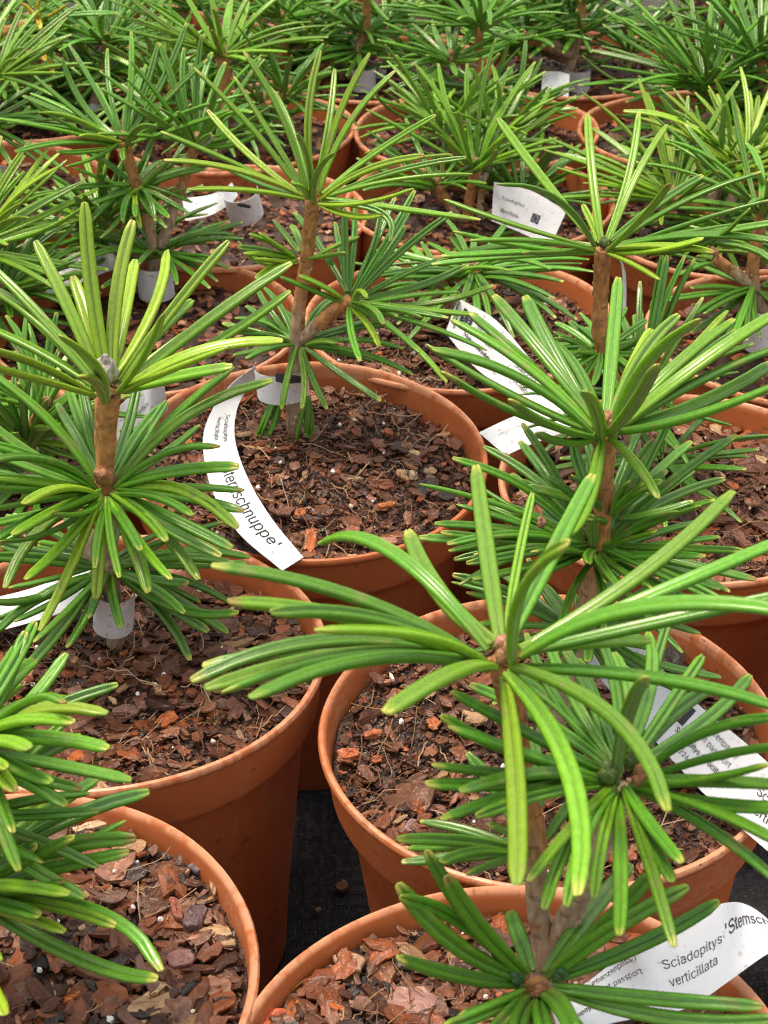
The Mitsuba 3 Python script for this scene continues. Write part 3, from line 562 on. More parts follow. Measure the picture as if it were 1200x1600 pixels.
# --- left plant with the withered tip
rg = np.random.default_rng(15)
k = pine('ML', 'tall umbrella pine at the left with a withered grey tip bud and three needle tiers')
b = on_z((182, 1010), SOIL); y0 = b[1]
c1 = on_y((168, 612), y0 - .008); c2 = on_y((165, 762), y0 - .006); c3 = on_y((170, 885), y0 - .004)
st = stem_px(b, [(178, 960), (172, 885), (166, 800), (164, 720)], y0 - .004) + [c1]
stem(k, st, [.0046, .0042, .0040, .0038, .0042, .0054], rg, young=.55)
ax = norm(G3(-.05, -.16, 1))
traced(k, c1, ax, [
    (132, 317, 'b', {'t': 'lime'}), (55, 377, 'b', {'t': 'lime'}), (207, 345, 'b', {'t': 'lime'}), (211, 406, 'b', {'t': 'lime'}), (260, 392, 'b', {'t': 'lime', 'm': (240, 480)}), (357, 377, 'b', {'t': 'lime'}), (114, 432, 'b', {'t': 'lime', 'L': .06}), (300, 469, 'b', {'t': 'young'}), (254, 492, 'f', {'t': 'young'}),
    (455, 411, 'b', {'t': 'young'}), (382, 464, 'b', {'t': 'lime'}), (453, 455, 'b', {'t': 'young'}), (356, 543, {'t': 'lime'}), (441, 532, {'t': 'lime'}), (362, 572, 'f', {'t': 'young', 'L': .06}), (-15, 415, 'b', {'t': 'young'}), (-25, 445, 'b', {'t': 'young'}), (-50, 500, {'t': 'young'}), (-45, 540, {'t': 'lime'}), (-55, 562, 'f', {'t': 'lime'}),
    (127, 588, 'f', {'t': 'lime', 'L': .05}), (95, 525, 'f', {'t': 'young'}), (20, 470, 'b', {'t': 'young'})], .078, 'young', rg, off=.006, w=0.0064)
bud(k, c1 + ax * .006, .0062, ax, rg, (.36, .30, .28)); bud(k, c1 + ax * .011 + G3(.002, 0, 0), .0042, ax, rg, (.40, .34, .32))
ax = norm(G3(0, -.12, 1))
traced(k, c2, ax, [
    (-10, 585, 'b', {'t': 'mid'}), (-40, 640), (-30, 690), (-20, 720), (105, 600, 'b', {'t': 'mid'}), (130, 605, 'b'), (215, 600, 'b', {'t': 'mid'}), (425, 594, 'b', {'t': 'young'}), (365, 574, 'b'), (256, 632, 'b'), (310, 665, 'b'), (341, 698), (372, 729, {'t': 'mid'}), (380, 766, {'t': 'mid'}), (380, 798, {'t': 'mid'}), (300, 805), (278, 765, 'b'),
    (371, 824, 'f', {'t': 'lime', 'm': (275, 762)}), (62, 985, 'f', {'t': 'lime', 'L': .072, 'm': (120, 865)}), (37, 787, 'f', {'t': 'lime', 'm': (100, 762)}), (150, 935, 'f', {'t': 'lime', 'L': .05}), (8, 918, 'f', {'t': 'young'}), (40, 905, 'f', {'t': 'young'}), (232, 925, 'f', {'t': 'young', 'L': .055}), (267, 905, 'f', {'t': 'young'}), (310, 905, 'f', {'t': 'young'}),
    (345, 868, 'f', {'t': 'mid'}), (362, 856, 'f', {'t': 'mid'}), (260, 845, 'f', {'t': 'young', 'L': .05}), (-25, 765, {'t': 'mid'}), (-30, 800, {'t': 'mid'}), (20, 835, {'t': 'young'}), (-20, 850), (85, 800, 'f', {'L': .045}), (-40, 745, {'t': 'young'})], .068, 'deep', rg, off=.004, w=0.0064)
bud(k, c2 + ax * .004, .0055, ax, rg, (.28, .12, .07))
whorl(k, c2 - G3(0, 0, .004), ax, 24, .062, (-.25, .55), 'deep', rg, lod=10, w=.0050, az=lambda o: o[0] < .45)
traced(k, c3, norm(G3(0, -.15, 1)), [
    (105, 1011, 'f', {'t': 'mid', 'L': .045}), (140, 965, 'f', {'t': 'deep', 'L': .035}), (190, 981, 'f', {'t': 'mid', 'L': .04}), (297, 1031, 'f'), (325, 986, 'f', {'t': 'mid'}), (356, 988, 'f', {'t': 'mid'}), (372, 957, {'L': .07}), (385, 880), (365, 880, {'t': 'mid'}), (390, 870, 'b'), (340, 860, 'b'), (-10, 990, 'f'), (-20, 940), (10, 1075, 'f', {'t': 'mid', 'L': .07}), (-20, 870), (0, 850, 'b'), (60, 850, 'b'), (250, 850, 'b')], .056, 'deep', rg, off=.004, w=0.0064)
whorl(k, c3, G3(0, 0, 1), 20, .056, (-.35, .25), 'deep', rg, lod=10, w=.0050, az=lambda o: abs(o[0]) > .35 or o[1] > 0)
stem(k, [on_y((150, 830), y0 + .002), on_y((146, 860), y0), on_y((152, 885), y0)], [.003, .005, .004], rg, 'stub', young=2)

# --- bottom left plant, cut by the frame
rg = np.random.default_rng(16)
k = pine('BL', 'umbrella pine cut by the left edge, bright needles reaching over the bottom left pot')
b = soil('BL', 0, .01); c1 = on_y((-50, 1150), .425); c2 = on_y((-75, 1390), .415)
stem(k, [b, on_y((-50, 1450), .43), on_y((-52, 1300), .427), c1], [.006, .005, .0045, .0045], rg)
stem(k, [on_y((-50, 1450), .43), c2], [.004, .004], rg, 'branch')
traced(k, c1, norm(G3(.15, -.2, 1)), [
    (55, 972, 'b', {'t': 'mid'}), (54, 1031, 'b', {'t': 'mid'}), (30, 1075, 'b', {'t': 'mid'}), (100, 1098, {'t': 'mid', 'm': (45, 1095)}), (122, 1096, 'b', {'t': 'young'}), (167, 1114, {'t': 'lime'}), (115, 1128, 'f', {'t': 'young'}), (169, 1169, 'f', {'t': 'mid'}), (22, 1235, 'f', {'t': 'lime', 'L': .05}), (30, 1010, 'b'), (80, 1222, {'t': 'deep'}),
    (45, 1170, 'f', {'t': 'young'}), (10, 1200, 'f', {'t': 'young'}), (-60, 950, 'b'), (-120, 1000), (-160, 1100), (-150, 1200), (-60, 1300, 'f'), (20, 1300, 'f'), (75, 1155, 'b', {'t': 'young'})], .054, 'mid', rg, w=.0060)
whorl(k, c1 - G3(0, 0, .006), norm(G3(.2, -.2, 1)), 18, .050, (-.2, .6), 'mid', rg, lod=10, w=.0054)
whorl(k, on_y((-70, 1275), .420), norm(G3(.4, -.3, .9)), 20, .050, (-.2, .8), 'mid', rg, lod=10, w=.0054)
traced(k, c2, norm(G3(.3, -.25, .9)), [
    (156, 1213, 'b', {'t': 'mid'}), (232, 1237, 'b', {'t': 'mid'}), (195, 1283, 'b', {'t': 'mid'}), (211, 1309, {'t': 'mid'}), (200, 1331), (76, 1247, 'b', {'t': 'lime'}), (50, 1260, 'b', {'t': 'young'}), (57, 1322, 'f', {'t': 'mid', 'L': .05}), (115, 1308, 'f', {'t': 'deep'}), (101, 1377, 'f', {'t': 'mid', 'L': .05}), (108, 1396, 'f', {'t': 'young'}), (62, 1430, 'f', {'t': 'mid', 'L': .05}), (101, 1455, 'f', {'t': 'lime', 'L': .055}),
    (180, 1446, 'f', {'t': 'young', 'L': .07}), (252, 1516, {'t': 'mid', 'L': .085, 'm': (140, 1420)}), (245, 1529, 'f', {'t': 'mid', 'L': .085, 'm': (120, 1495)}), (8, 1585, 'f', {'t': 'lime'}), (0, 1500, 'f'), (120, 1270, 'b'), (-120, 1300), (-160, 1400), (30, 1270, 'b'), (85, 1290, 'b')], .066, 'mid', rg, w=.0060)

# --- plants behind: whorls placed where the photograph shows them
def back(name, text, base, tiers, seed, rad=.0046):
    """tiers: (px, py, number, length, (low, high) elevation, tone, (lean x, y), traced tips)"""
    rg = np.random.default_rng(seed); k = pine(name, text)
    y0 = base[1]; cs = [on_y(t[:2], y0 + t[8] if len(t) > 8 else y0) for t in tiers]
    main = [c for c, t in zip(cs, tiers) if not (len(t) > 9 and t[9])]
    order = sorted(main, key=lambda c: c[2])
    stem(k, [base] + order, [rad * 1.05] + [rad * .82] * len(order), rg, young=.5, n=18)
    for c, t in zip(cs, tiers):
        ax = norm(G3(t[6][0], t[6][1], 1))
        if len(t) > 9 and t[9]: stem(k, [on_y(t[9], y0), c], [.0036, .0034], rg, 'branch', n=10)
        if t[7]: traced(k, c, ax, t[7], t[3], t[5], rg, lod=8)
        if t[2]: whorl(k, c, ax, int(t[2] * 1.3), t[3] * 1.1, t[4], t[5], rg, lod=8, w=.0049)
        bud(k, c + ax * .003, .0030, ax, rg, (.40, .19, .11))
    arc = {'U': (2.0, 3.0), 'T': (.8, 2.4), 'V2': (.8, 2.4), 'R4': (.6, 1.6), 'V': (.6, 2.5), 'R5': (.1, 1.3), 'L2': (2.6, 3.3), 'U2': (1.6, 2.4)}.get(name, (.10, 3.04))
    for q in range({'UR': 0, 'L2': 0, 'U2': 1, 'T': 2}.get(name, 4)):     # low side shoots on the far side, as on every plant of the stand
        a = rg.uniform(*arc)
        r = rg.uniform(.022, .065); z = rg.uniform(.010, .065)
        c = base + G3(r * math.cos(a), r * math.sin(a), z); m = base + G3(0, 0, z * .6)
        stem(k, [m, (m + c) / 2 - G3(0, 0, .002), c], [.0030, .0026, .0026], rg, 'branch', n=8)
        whorl(k, c, G3(math.cos(a) * .4, math.sin(a) * .4, 1), 19, .070, (-.1, .95), ['mid', 'young', 'deep', 'young'][q], rg, lod=7, w=.0050)
    return k
H1 = (.12, .75); FL = (-.3, .35)
back('U', 'umbrella pine upper left on two brown stems, dark low tier over a white label band', soil('L2', -.008, .074), [
    (193, 222, 10, .074, H1, 'mid', (0, -.1), [(36, 150), (48, 146, {'t': 'mid'}), (12, 192), (62, 176, {'t': 'lime'}), (108, 70, 'b'), (125, 213, 'f', {'t': 'lime'}), (168, 76, 'b'), (205, 50, 'b'), (247, 66, 'b'), (327, 163), (298, 163, 'b'), (222, 107, 'b'), (24, 237), (90, 237)]),
    (213, 290, 14, .046, FL, 'mid', (0, -.2), [(115, 262), (148, 318, 'f'), (220, 356, 'f', {'t': 'lime'}), (192, 345, 'f'), (243, 345, 'f'), (295, 333)]),
    (240, 392, 16, .056, (-.05, .3), 'dark', (0, 0), [(366, 366), (340, 440), (360, 420), (150, 360), (140, 380), (355, 345, 'b')]),
    (306, 225, 22, .062, (.3, 1.0), 'mid', (.1, 0), [(315, 55, 'b'), (288, 75, 'b'), (327, 85, 'b')], .01, (252, 385))], 31)
back('V', 'umbrella pine right of the top middle, steep green needles on two reddish stems', soil('V', 0, -.005), [
    (742, 262, 12, .080, H1, 'young', (0, -.05), [(648, 100, 'b'), (630, 140, 'b'), (775, 60, 'b'), (795, 105, 'b'), (836, 97, 'b'), (852, 112, 'b'), (716, 175, 'f'), (900, 150, 'b'), (730, 100, 'b'), (685, 100, 'b')]),
    (684, 290, 16, .060, H1, 'mid', (-.1, 0), [], 0, (725, 360)),
    (722, 398, 32, .066, (-.3, .5), 'deep', (0, 0), [(590, 345), (600, 390), (850, 430), (885, 440)])], 32)
back('L4', 'umbrella pine at the left edge behind the tall left plant, dark upright needles', soil('L4', 0, 0), [
    (40, 690, 26, .062, (.3, 1.1), 'deep', (0, 0), [(22, 575, 'b'), (45, 560, 'b'), (75, 580, 'b'), (95, 600, 'b')]), (50, 745, 20, .055, FL, 'dark', (0, 0), []), (70, 640, 12, .045, H1, 'mid', (.2, 0), [])], 33)
back('L3', 'pale green umbrella pine leaning in from the left edge, needles bunched up to the right', soil('L3', .02, 0), [
    (-45, 385, 16, .074, H1, 'young', (.4, -.1), [(50, 218, 'b', {'t': 'lime'}), (2, 213, 'b', {'t': 'lime'}), (38, 243, 'b', {'t': 'lime'}), (75, 232, 'b', {'t': 'lime'}), (95, 237, 'b', {'t': 'lime'}), (104, 250, 'b', {'t': 'lime'}), (92, 260, 'f', {'t': 'lime'}), (130, 284, 'b'), (100, 296, 'b'), (45, 340, 'f', {'t': 'lime'}), (30, 318, 'f', {'t': 'lime'})]),
    (0, 455, 22, .060, H1, 'mid', (.3, 0), [(117, 350, 'b'), (95, 335, 'b'), (150, 385), (100, 430), (60, 436, 'f', {'t': 'young'})]), (-20, 470, 20, .06, FL, 'deep', (0, 0), [])], 34)
back('UR', 'low umbrella pine half hidden behind the middle plant, dark flat needles', soil('UR', .01, .01), [(740, 425, 22, .066, (-.25, .15), 'deep', (0, 0), [(590, 430), (615, 400), (880, 440), (860, 420)]), (690, 440, 14, .055, (-.2, .3), 'mid', (-.2, 0), [])], 36)
back('R4', 'umbrella pine at the right edge with a bare side twig pointing left', soil('R4', -.01, 0), [
    (1178, 448, 10, .058, (-.4, .2), 'deep', (0, 0), [(1080, 450), (1100, 490, 'f'), (1130, 535, 'f'), (1167, 532, 'f'), (1080, 520)]), (1190, 330, 20, .072, H1, 'mid', (.1, 0), []), (1118, 404, 0, .04, FL, 'mid', (-.3, 0), [(1060, 430)], -.005, (1178, 448))], 37)
back('R3', 'bright umbrella pine at the right, stiff upright needles with yellow tips on two shoots', soil('R3', -.02, -.01), [
    (1052, 308, 14, .082, H1, 'young', (-.05, -.1), [(907, 143, 'b', {'t': 'lime'}), (998, 124, 'b', {'t': 'lime'}), (1034, 196, 'b', {'t': 'lime'}), (858, 215, 'b'), (870, 262), (905, 250, 'b'), (940, 300), (860, 310), (1075, 150, 'b'), (925, 200, 'b')]),
    (1165, 262, 16, .078, H1, 'lime', (.1, -.1), [(1086, 145, 'b'), (1108, 140, 'b'), (1140, 145, 'b'), (1157, 105, 'b'), (1185, 150, 'b'), (1085, 240), (1195, 200, 'b')], 0, (1130, 340)), (1120, 345, 24, .062, FL, 'mid', (0, 0), [])], 38)
back('R5', 'large dense dark green umbrella pine at the upper right with two tiers', soil('R5', .005, -.01), [
    (1103, 128, 26, .100, H1, 'mid', (0, -.05), [(942, 38, 'b'), (940, 15, 'b'), (910, 87), (940, 103), (1078, -20, 'b'), (1145, 0, 'b'), (1165, 40, 'b'), (1190, 50, 'b'), (1005, 20, 'b'), (940, 72, 'b')]), (1086, 196, 24, .07, FL, 'deep', (0, 0), []), (1130, 165, 20, .06, H1, 'deep', (.2, 0), [])], 39, .006)
back('U2', 'umbrella pine near the top middle with a thin red stem and small side fan', soil('U2', .004, -.01), [
    (750, 40, 22, .062, H1, 'mid', (0, -.1), [(592, 8), (605, 15), (690, 20)]), (706, 92, 16, .050, (-.1, .6), 'mid', (-.2, -.1), [(600, 35, 'b'), (590, 62), (590, 90), (594, 105), (622, 112, 'f')], -.01, (742, 100)), (745, 138, 20, .045, FL, 'deep', (0, 0), [])], 40, .004)
back('T', 'dark umbrella pine at the top middle, twiggy stem above a white label end', soil('T', -.02, -.01), [(570, 50, 22, .050, (-.2, .6), 'dark', (0, 0), []), (560, 78, 18, .050, FL, 'dark', (0, 0), []), (575, -10, 22, .07, H1, 'deep', (0, 0), [])], 41)
back('P1', 'umbrella pine at the top left of the middle, olive needles with blunt yellow tips', soil('P1', -.015, -.02), [
    (348, 84, 12, .080, H1, 'young', (0, -.1), [(170, 0, 'b'), (185, 25, 'b'), (215, 30), (232, 22, 'b'), (290, 40, 'f'), (333, 14, 'f'), (345, 58, 'f', {'L': .04}), (387, -5, 'b'), (420, 5, 'b'), (465, 55, 'b'), (515, 40), (505, 63, 'f'), (360, 0, 'b')]), (352, 175, 16, .055, FL, 'deep', (0, 0), [])], 42, .0056)
back('P2', 'umbrella pine at the top edge on a thick scarred old stem', soil('P2', .04, -.02), [(440, 30, 24, .062, H1, 'mid', (0, -.1), [(515, 10), (475, 40, 'f'), (480, 65, 'f')]), (445, 120, 20, .05, FL, 'deep', (0, 0), [])], 43, .0075)
back('P3', 'small dark umbrella pine near the top left with a brown bud', soil('P3', .03, -.02), [(166, 64, 26, .064, H1, 'deep', (0, -.1), []), (165, 110, 22, .055, FL, 'dark', (0, 0), [])], 44)
back('P4', 'umbrella pine in the top left corner with several yellow dead needles hanging below', soil('P4', .06, -.03), [
    (-20, 70, 26, .085, (0, .7), 'young', (.2, -.1), [(130, 10, {'t': 'mid'}), (125, 40, {'t': 'mid'}), (102, 70, {'t': 'mid'}), (50, 115, 'f', {'t': 'young', 'm': (25, 75)})]),
    (60, 30, 14, .06, (-1.0, .2), 'mid', (0, -.2), [(64, 45, 'f', {'t': 'yellow'}), (70, 95, 'f', {'t': 'yellow'}), (85, 120, 'f', {'t': 'yellow'}), (32, 5, {'t': 'yellow'}), (62, 0, {'t': 'yellow'}), (108, 5, {'t': 'yellow'})]), (0, 150, 26, .07, FL, 'deep', (.2, 0), [])], 45)
back('V2', 'umbrella pine at the top right rising from two white label bands', soil('V2', -.012, -.02), [(905, 48, 24, .07, (-.1, .5), 'deep', (0, 0), []), (910, 0, 24, .075, H1, 'mid', (0, 0), []), (820, 60, 18, .06, (-.2, .4), 'dark', (-.2, 0), [], -.02, (900, 90))], 46)
back('P5', 'umbrella pine in the top right corner behind the large dark one', soil('P5', -.05, -.02), [(1190, 90, 30, .08, H1, 'deep', (0, 0), []), (1200, 150, 24, .07, FL, 'deep', (0, 0), [])], 47)
back('P6', 'umbrella pine of the back row near the top right, tips only in view', soil('P6', -.02, 0), [(1150, 10, 30, .08, (0, .8), 'mid', (0, 0), []), (1120, 50, 22, .07, FL, 'deep', (0, 0), [])], 48)
back('P7', 'umbrella pine of the last row right of the middle', soil('P7', 0, 0), [(740, -40, 26, .075, FL, 'deep', (0, 0), []), (700, -10, 20, .06, FL, 'deep', (0, 0), [])], 49)
back('P9', 'umbrella pine of the last row near the top right', soil('P9', 0, 0), [(1010, -30, 26, .075, FL, 'mid', (0, 0), [])], 50)
back('P10', 'umbrella pine of the last row near the top left', soil('P10', 0, 0), [(230, -20, 28, .075, (-.5, .4), 'mid', (0, 0), []), (300, 10, 22, .06, FL, 'deep', (0, 0), [])], 51)
back('P11', 'umbrella pine just outside the upper left edge, only needle tips in view', soil('P11', .02, 0), [(-30, 190, 24, .07, (-.2, .6), 'mid', (.2, 0), []), (-10, 120, 24, .07, H1, 'young', (.2, 0), [])], 52)
back('P12', 'umbrella pine of the last row in the top left corner', soil('P12', .03, 0), [(10, -45, 20, .08, (-.2, .5), 'mid', (0, 0), [])], 53)
back('P8', 'umbrella pine of the last row left of the middle', soil('P8', 0, 0), [(540, -30, 26, .07, FL, 'mid', (0, 0), [])], 54)
for name, pts in {'T': [(520, 150), (640, 175)], 'P1': [(420, 215), (300, 150)], 'U2': [(690, 190), (800, 200)], 'V2': [(980, 150), (850, 90)], 'P7': [(660, 20), (790, 25)], 'P9': [(960, 40)], 'P3': [(110, 150), (230, 120)], 'P2': [(470, 70)], 'W': []}.items():
    if name not in PLANTS: continue
    rg = np.random.default_rng(900 + len(name) + ord(name[-1])); base = soil(name)
    for px in pts:                      # longer low shoots that cover the rims of the far pots
        c = on_y(px, base[1] + .015); c[2] = max(c[2], .004)
        stem(PLANTS[name], [base + G3(0, 0, .02), (base + c) / 2 + G3(0, 0, .008), c], [.0028, .0026, .0026], rg, 'branch', n=8)
        whorl(PLANTS[name], c, norm(G3(0, -.1, 1)), 24, .066, (-.1, .9), 'mid', rg, lod=7, w=.0048)
# ------------------------------------------------------------------ white printed paper labels looped round the stems
WID = .0235                            # all these labels are cut from the same strip
def ribbon(E0, E1, n=28, m=5, side=None, W=WID):
    """A strip between two edges; with side, the second edge lies W from the first one, farther from or nearer to the viewpoint of the survey."""
    A = smooth_path(E0, n)
    if side is None: B = smooth_path(E1, n)
    else:
        R_ = []
        e = smooth_path([list(q) for q in E1], n)
        for p, q in zip(A, e):
            d = ray(q); tc = (p - EYE) @ d; perp = np.linalg.norm(EYE + d * tc - p)
            h = math.sqrt(max(W * W - perp * perp, 0)); R_.append(EYE + d * (tc + (h if side == 'far' else -h)))
        B = np.array(R_)
        for _ in range(3): B[1:-1] = (B[:-2] + 2 * B[1:-1] + B[2:]) / 4
    t = np.linspace(0, 1, m)[None, :, None]
    return A[:, None] * (1 - t) + B[:, None] * t
def sheet_mesh(S, th=.00028):
    n, m = S.shape[:2]
    du = np.gradient(S, axis=0); dv = np.gradient(S, axis=1); N = np.cross(du, dv); N /= np.linalg.norm(N, axis=2, keepdims=True)
    if (N[n // 2, m // 2] @ (EYE - S[n // 2, m // 2])) < 0: N = -N
    top, bot = S + N * th / 2, S - N * th / 2
    V = np.vstack([top.reshape(-1, 3), bot.reshape(-1, 3)]); f = grid_faces(n, m, False)
    edge = np.concatenate([np.arange(m), np.arange(1, n) * m + m - 1, (n - 1) * m + np.arange(m - 2, -1, -1), np.arange(n - 2, 0, -1) * m])
    e2 = np.roll(edge, -1); o = n * m
    return (V, np.vstack([f, f[:, ::-1] + o, np.stack([edge, edge + o, e2 + o], -1), np.stack([edge, e2 + o, e2], -1)])), N
def print_on(key, S, N, items, ink='ink', flip=False):
    """items: (text, start along the strip and height across it as shares of its length and width, cap height, bold); the strip runs with S's first index."""
    n, m = S.shape[:2]
    cen = S[:, m // 2]; arc = np.concatenate([[0], np.cumsum(np.linalg.norm(np.diff(cen, axis=0), axis=1))])
    V, F, at = [], [], 0
    Lt, Wt = arc[-1], np.linalg.norm(S[:, -1] - S[:, 0], axis=1).mean()
    for it in items:
        if it[0] == 'flag':
            _, x0, y0, w, h = it; x0, y0 = x0 * Lt, y0 * Wt
            g = 12; X, Y = np.meshgrid(np.linspace(x0, x0 + w, g), np.linspace(y0, y0 + h, g), indexing='ij')
            v = np.stack([X.ravel(), Y.ravel(), X.ravel() * 0], -1); f = grid_faces(g, g, False)
            keep = np.ones(len(f), bool); cx, cy = x0 + w / 2, y0 + h / 2
            fc = v[f].mean(1); ang = np.arctan2(fc[:, 1] - cy, fc[:, 0] - cx); rad = np.hypot(fc[:, 0] - cx, fc[:, 1] - cy)
            keep = ~((np.abs(rad - .33 * min(w, h)) < .055 * min(w, h)) & (np.cos(12 * ang) > .1)); f = f[keep]
        else:
            text, x0, y0, hh, bold = it; x0, y0 = x0 * Lt, y0 * Wt
            tm = meshkit.text_mesh(text, hh, .00002, bold); tm = tm.subdivide_to_size(.004)if False else tm
            v = np.array(tm.vertices); f = np.array(tm.faces); v[:, 0] += x0; v[:, 1] += y0
        s = np.interp(v[:, 0], arc, np.arange(n)).clip(0, n - 1.001); i = s.astype(int); q = (s - i)[:, None]
        wv = np.linalg.norm(S[i, -1] - S[i, 0], axis=1)
        t = (v[:, 1] / wv * (m - 1)).clip(0, m - 1.001); j = t.astype(int); r = (t - j)[:, None]
        P = (S[i, j] * (1 - r) + S[i, j + 1] * r) * (1 - q) + (S[i + 1, j] * (1 - r) + S[i + 1, j + 1] * r) * q
        P = P + N[i, j] * .0004
        V.append(P); F.append(f + at); at += len(P)
    put(key, (np.vstack(V), np.vstack(F)), ink, False)
def tag_strip(text, E0, E1, items=(), ink='ink', key=None, n=28, side=None):
    k = key or key_of('plant_label')
    S = ribbon(E0, E1, n, side=side); M, N = sheet_mesh(S)
    put(part(k, 'strip'), M, 'paper_white', 30)
    if items: print_on(part(k, 'print'), S, N, items, ink)
    if text: say(k, text, 'label', 'white paper plant labels')
    return k
def loop_band(k, c, r, h, a0, a1, tilt=(0, 0), name='loop', hole=False, sq=1.0):
    """A band of paper bent round a stem; angle 0 points to the camera."""
    n = 28; a = np.linspace(a0, a1, n); ax = norm(G3(tilt[0], tilt[1], 1))
    x = norm(np.cross([0, 1, 0], ax)) * -1; x = norm(np.cross(ax, [0, -1, 0])) ; y = np.cross(ax, x)
    x, y = norm(np.cross([0, 1, 0], ax)), None
    y = np.cross(ax, x)
    o = c + (r * np.sin(a))[:, None] * x - (r * sq * np.cos(a))[:, None] * y
    S = np.stack([o + ax * (h * (t - .5)) for t in np.linspace(0, 1, 5)], 1)
    M, N = sheet_mesh(S)
    put(part(k, name), M, 'paper_white', 40)
    return S
Z = lambda L: [on_z(p[:2], p[2]) for p in L]
Y = lambda L: [on_y(p[:2], p[2]) for p in L]

FTXT = [('Plant passport', .17, .60, .0021, False), ('Pflanzenpass /', .17, .80, .0021, False), ('Sciadopitys verticillata', .02, .40, .0019, True), ('C    226', .20, .18, .0019, False), ('. 30', .02, .06, .002, False), ('Sciadopitys', .425, .57, .0031, False), ('verticillata', .425, .33, .0031, False), ("'Sternschnuppe'", .665, .60, .0046, False)]
MTXT = [('flag', .275, .50, .0135, .0085), ('Pflanzenpass /', .41, .76, .0026, False), ('Plant passport', .41, .57, .0026, False), ('Sciadopitys verticillata', .36, .36, .0022, True), ('C    226', .38, .16, .0022, False), ('Sciadopitys', .70, .58, .0036, False), ('verticillata', .70, .32, .0036, False)]
UTXT = [('flag', .10, .48, .0120, .0085), ('Pflanzenpass /', .24, .76, .0022, False), ('Plant passport', .24, .57, .0022, False), ('Sciadopitys verticillata', .18, .34, .0020, True), ('Sciadopitys', .62, .58, .0032, False), ('verticillata', .62, .30, .0032, False)]
# the long curled label of the middle pot
yb = on_z((462, 690), SOIL)[1]
k = tag_strip('long white label curling from the middle plant over the front rim, large dark lettering',
    Z([(398, 572, .020), (362, 600, .018), (332, 640, .014), (317, 690, .010), (331, 765, .007), (372, 832, .006), (441, 892, .004)]),
    [(408, 592), (394, 602), (373, 630), (366, 682), (386, 745), (424, 810), (474, 871)],
    [('Sciadopitys', .26, .64, .0033, False), ('verticillata', .26, .36, .0033, False), ("'Sternschnuppe'", .50, .42, .0078, False)], n=44, side='far')
loop_band(k, on_y((441, 594), yb - .002), .0145, .0178, -1.45, 1.45, (-.05, -.05), sq=.8)
# the loop's slot: the shade inside it painted as a dark sheet on the band
ks = part(k, 'slot'); Sx = ribbon(Y([(430, 583, yb - .0165), (446, 584, yb - .0170), (470, 588, yb - .0160)]), Y([(431, 596, yb - .0165), (446, 599, yb - .0170), (470, 598, yb - .0160)]), 10)
put(ks, sheet_mesh(Sx)[0], 'ink', False); labels[ks] = {'label': 'slot in the white band, its shade painted as a dark sheet'}

# the label at the bottom right
k = tag_strip('large white label at the bottom right, species lettering beside small print, below the nearest plant',
    Z([(880, 1640, .012), (945, 1602, .012), (1040, 1584, .012), (1085, 1570, .012), (1140, 1532, .014), (1200, 1490, .016), (1250, 1465, .018)]),
    [(860, 1570), (925, 1530), (985, 1482), (1060, 1442), (1130, 1411), (1172, 1416), (1215, 1450)], FTXT, n=44, side='far')
# the label lying in the pot right of the middle
k = tag_strip('white label with small print and a dark flag, sloping right behind the nearest plant',
    Z([(905, 1020, .022), (950, 1075, .016), (1030, 1165, .008), (1110, 1250, .004), (1200, 1330, .002), (1290, 1400, .000)]),
    [(990, 990), (1030, 1040), (1090, 1100), (1170, 1165), (1240, 1230), (1320, 1310)], MTXT, n=44, side='far')
# label of the pot behind the middle one
k = tag_strip('white label with a dark flag in the pot behind and right of the middle',
    Z([(696, 520, .010), (740, 572, .004), (786, 610, .002), (830, 660, .000)]), [(716, 466), (775, 500), (828, 560), (880, 620)], UTXT, side='far')
# pale back of the label beside it
k = tag_strip('grey back of a label at the right hand pot rim, faint print showing through',
    Z([(748, 676, .004), (800, 652, .010), (860, 632, .016), (920, 615, .020)]), [(790, 712), (830, 694), (880, 676), (930, 655)],
    [('verticillata', .10, .30, .0023, False)], 'ink_pale', side='near')
# left plant: white loop and its strip
yl = on_z((182, 1010), SOIL)[1]
k = tag_strip('white label band round the tall left plant, its strip running to the left edge',
    Z([(150, 925, .004), (100, 955, .000), (40, 975, -.002), (-60, 1000, -.003)]), [(140, 885), (90, 905), (30, 925), (-60, 945)], [('Sciadopitys', .25, .3, .0020, False)], 'ink_pale', side='far')
loop_band(k, on_y((178, 950), yl - .006), .0092, .0215, -2.0, 2.0, (.14, -.1))
k = tag_strip('white label with two cut off lines of lettering, behind the left of the middle pot',
    Z([(185, 712, -.004), (222, 682, .000), (262, 640, .004)]), [(180, 640), (215, 610), (255, 590)], [('Sciadopitys', .15, .52, .0026, False), ('verticillata', .15, .25, .0026, False)], side='near')
k = key_of('plant_label'); yu = soil('L2', -.008, .074)[1]
loop_band(k, on_y((243, 436), yu - .004), .0118, .0225, -1.5, 1.5, (0, -.05)); say(k, 'white label band round the low stem of the upper left plant', 'label', 'white paper plant labels')
k = tag_strip('curled white label lying on bark in the third row, slotted end rolled up', Z([(290, 345, -.004), (330, 336, .002), (360, 318, .006), (372, 305, .010)]), Z([(285, 310, .006), (325, 305, .012), (350, 295, .016), (362, 285, .018)]))
loop_band(k, on_z((380, 318), .008), .0125, .0205, -1.7, 1.9, (-.15, -.25))
Sx = ribbon(Y([(372, 317, 1.102), (392, 321, 1.102)]), Y([(371, 322, 1.102), (391, 326, 1.102)]), 6); ks = part(k, 'slot'); put(ks, sheet_mesh(Sx)[0], 'ink', False)  # this slot too is a dark sheet painted for its shade
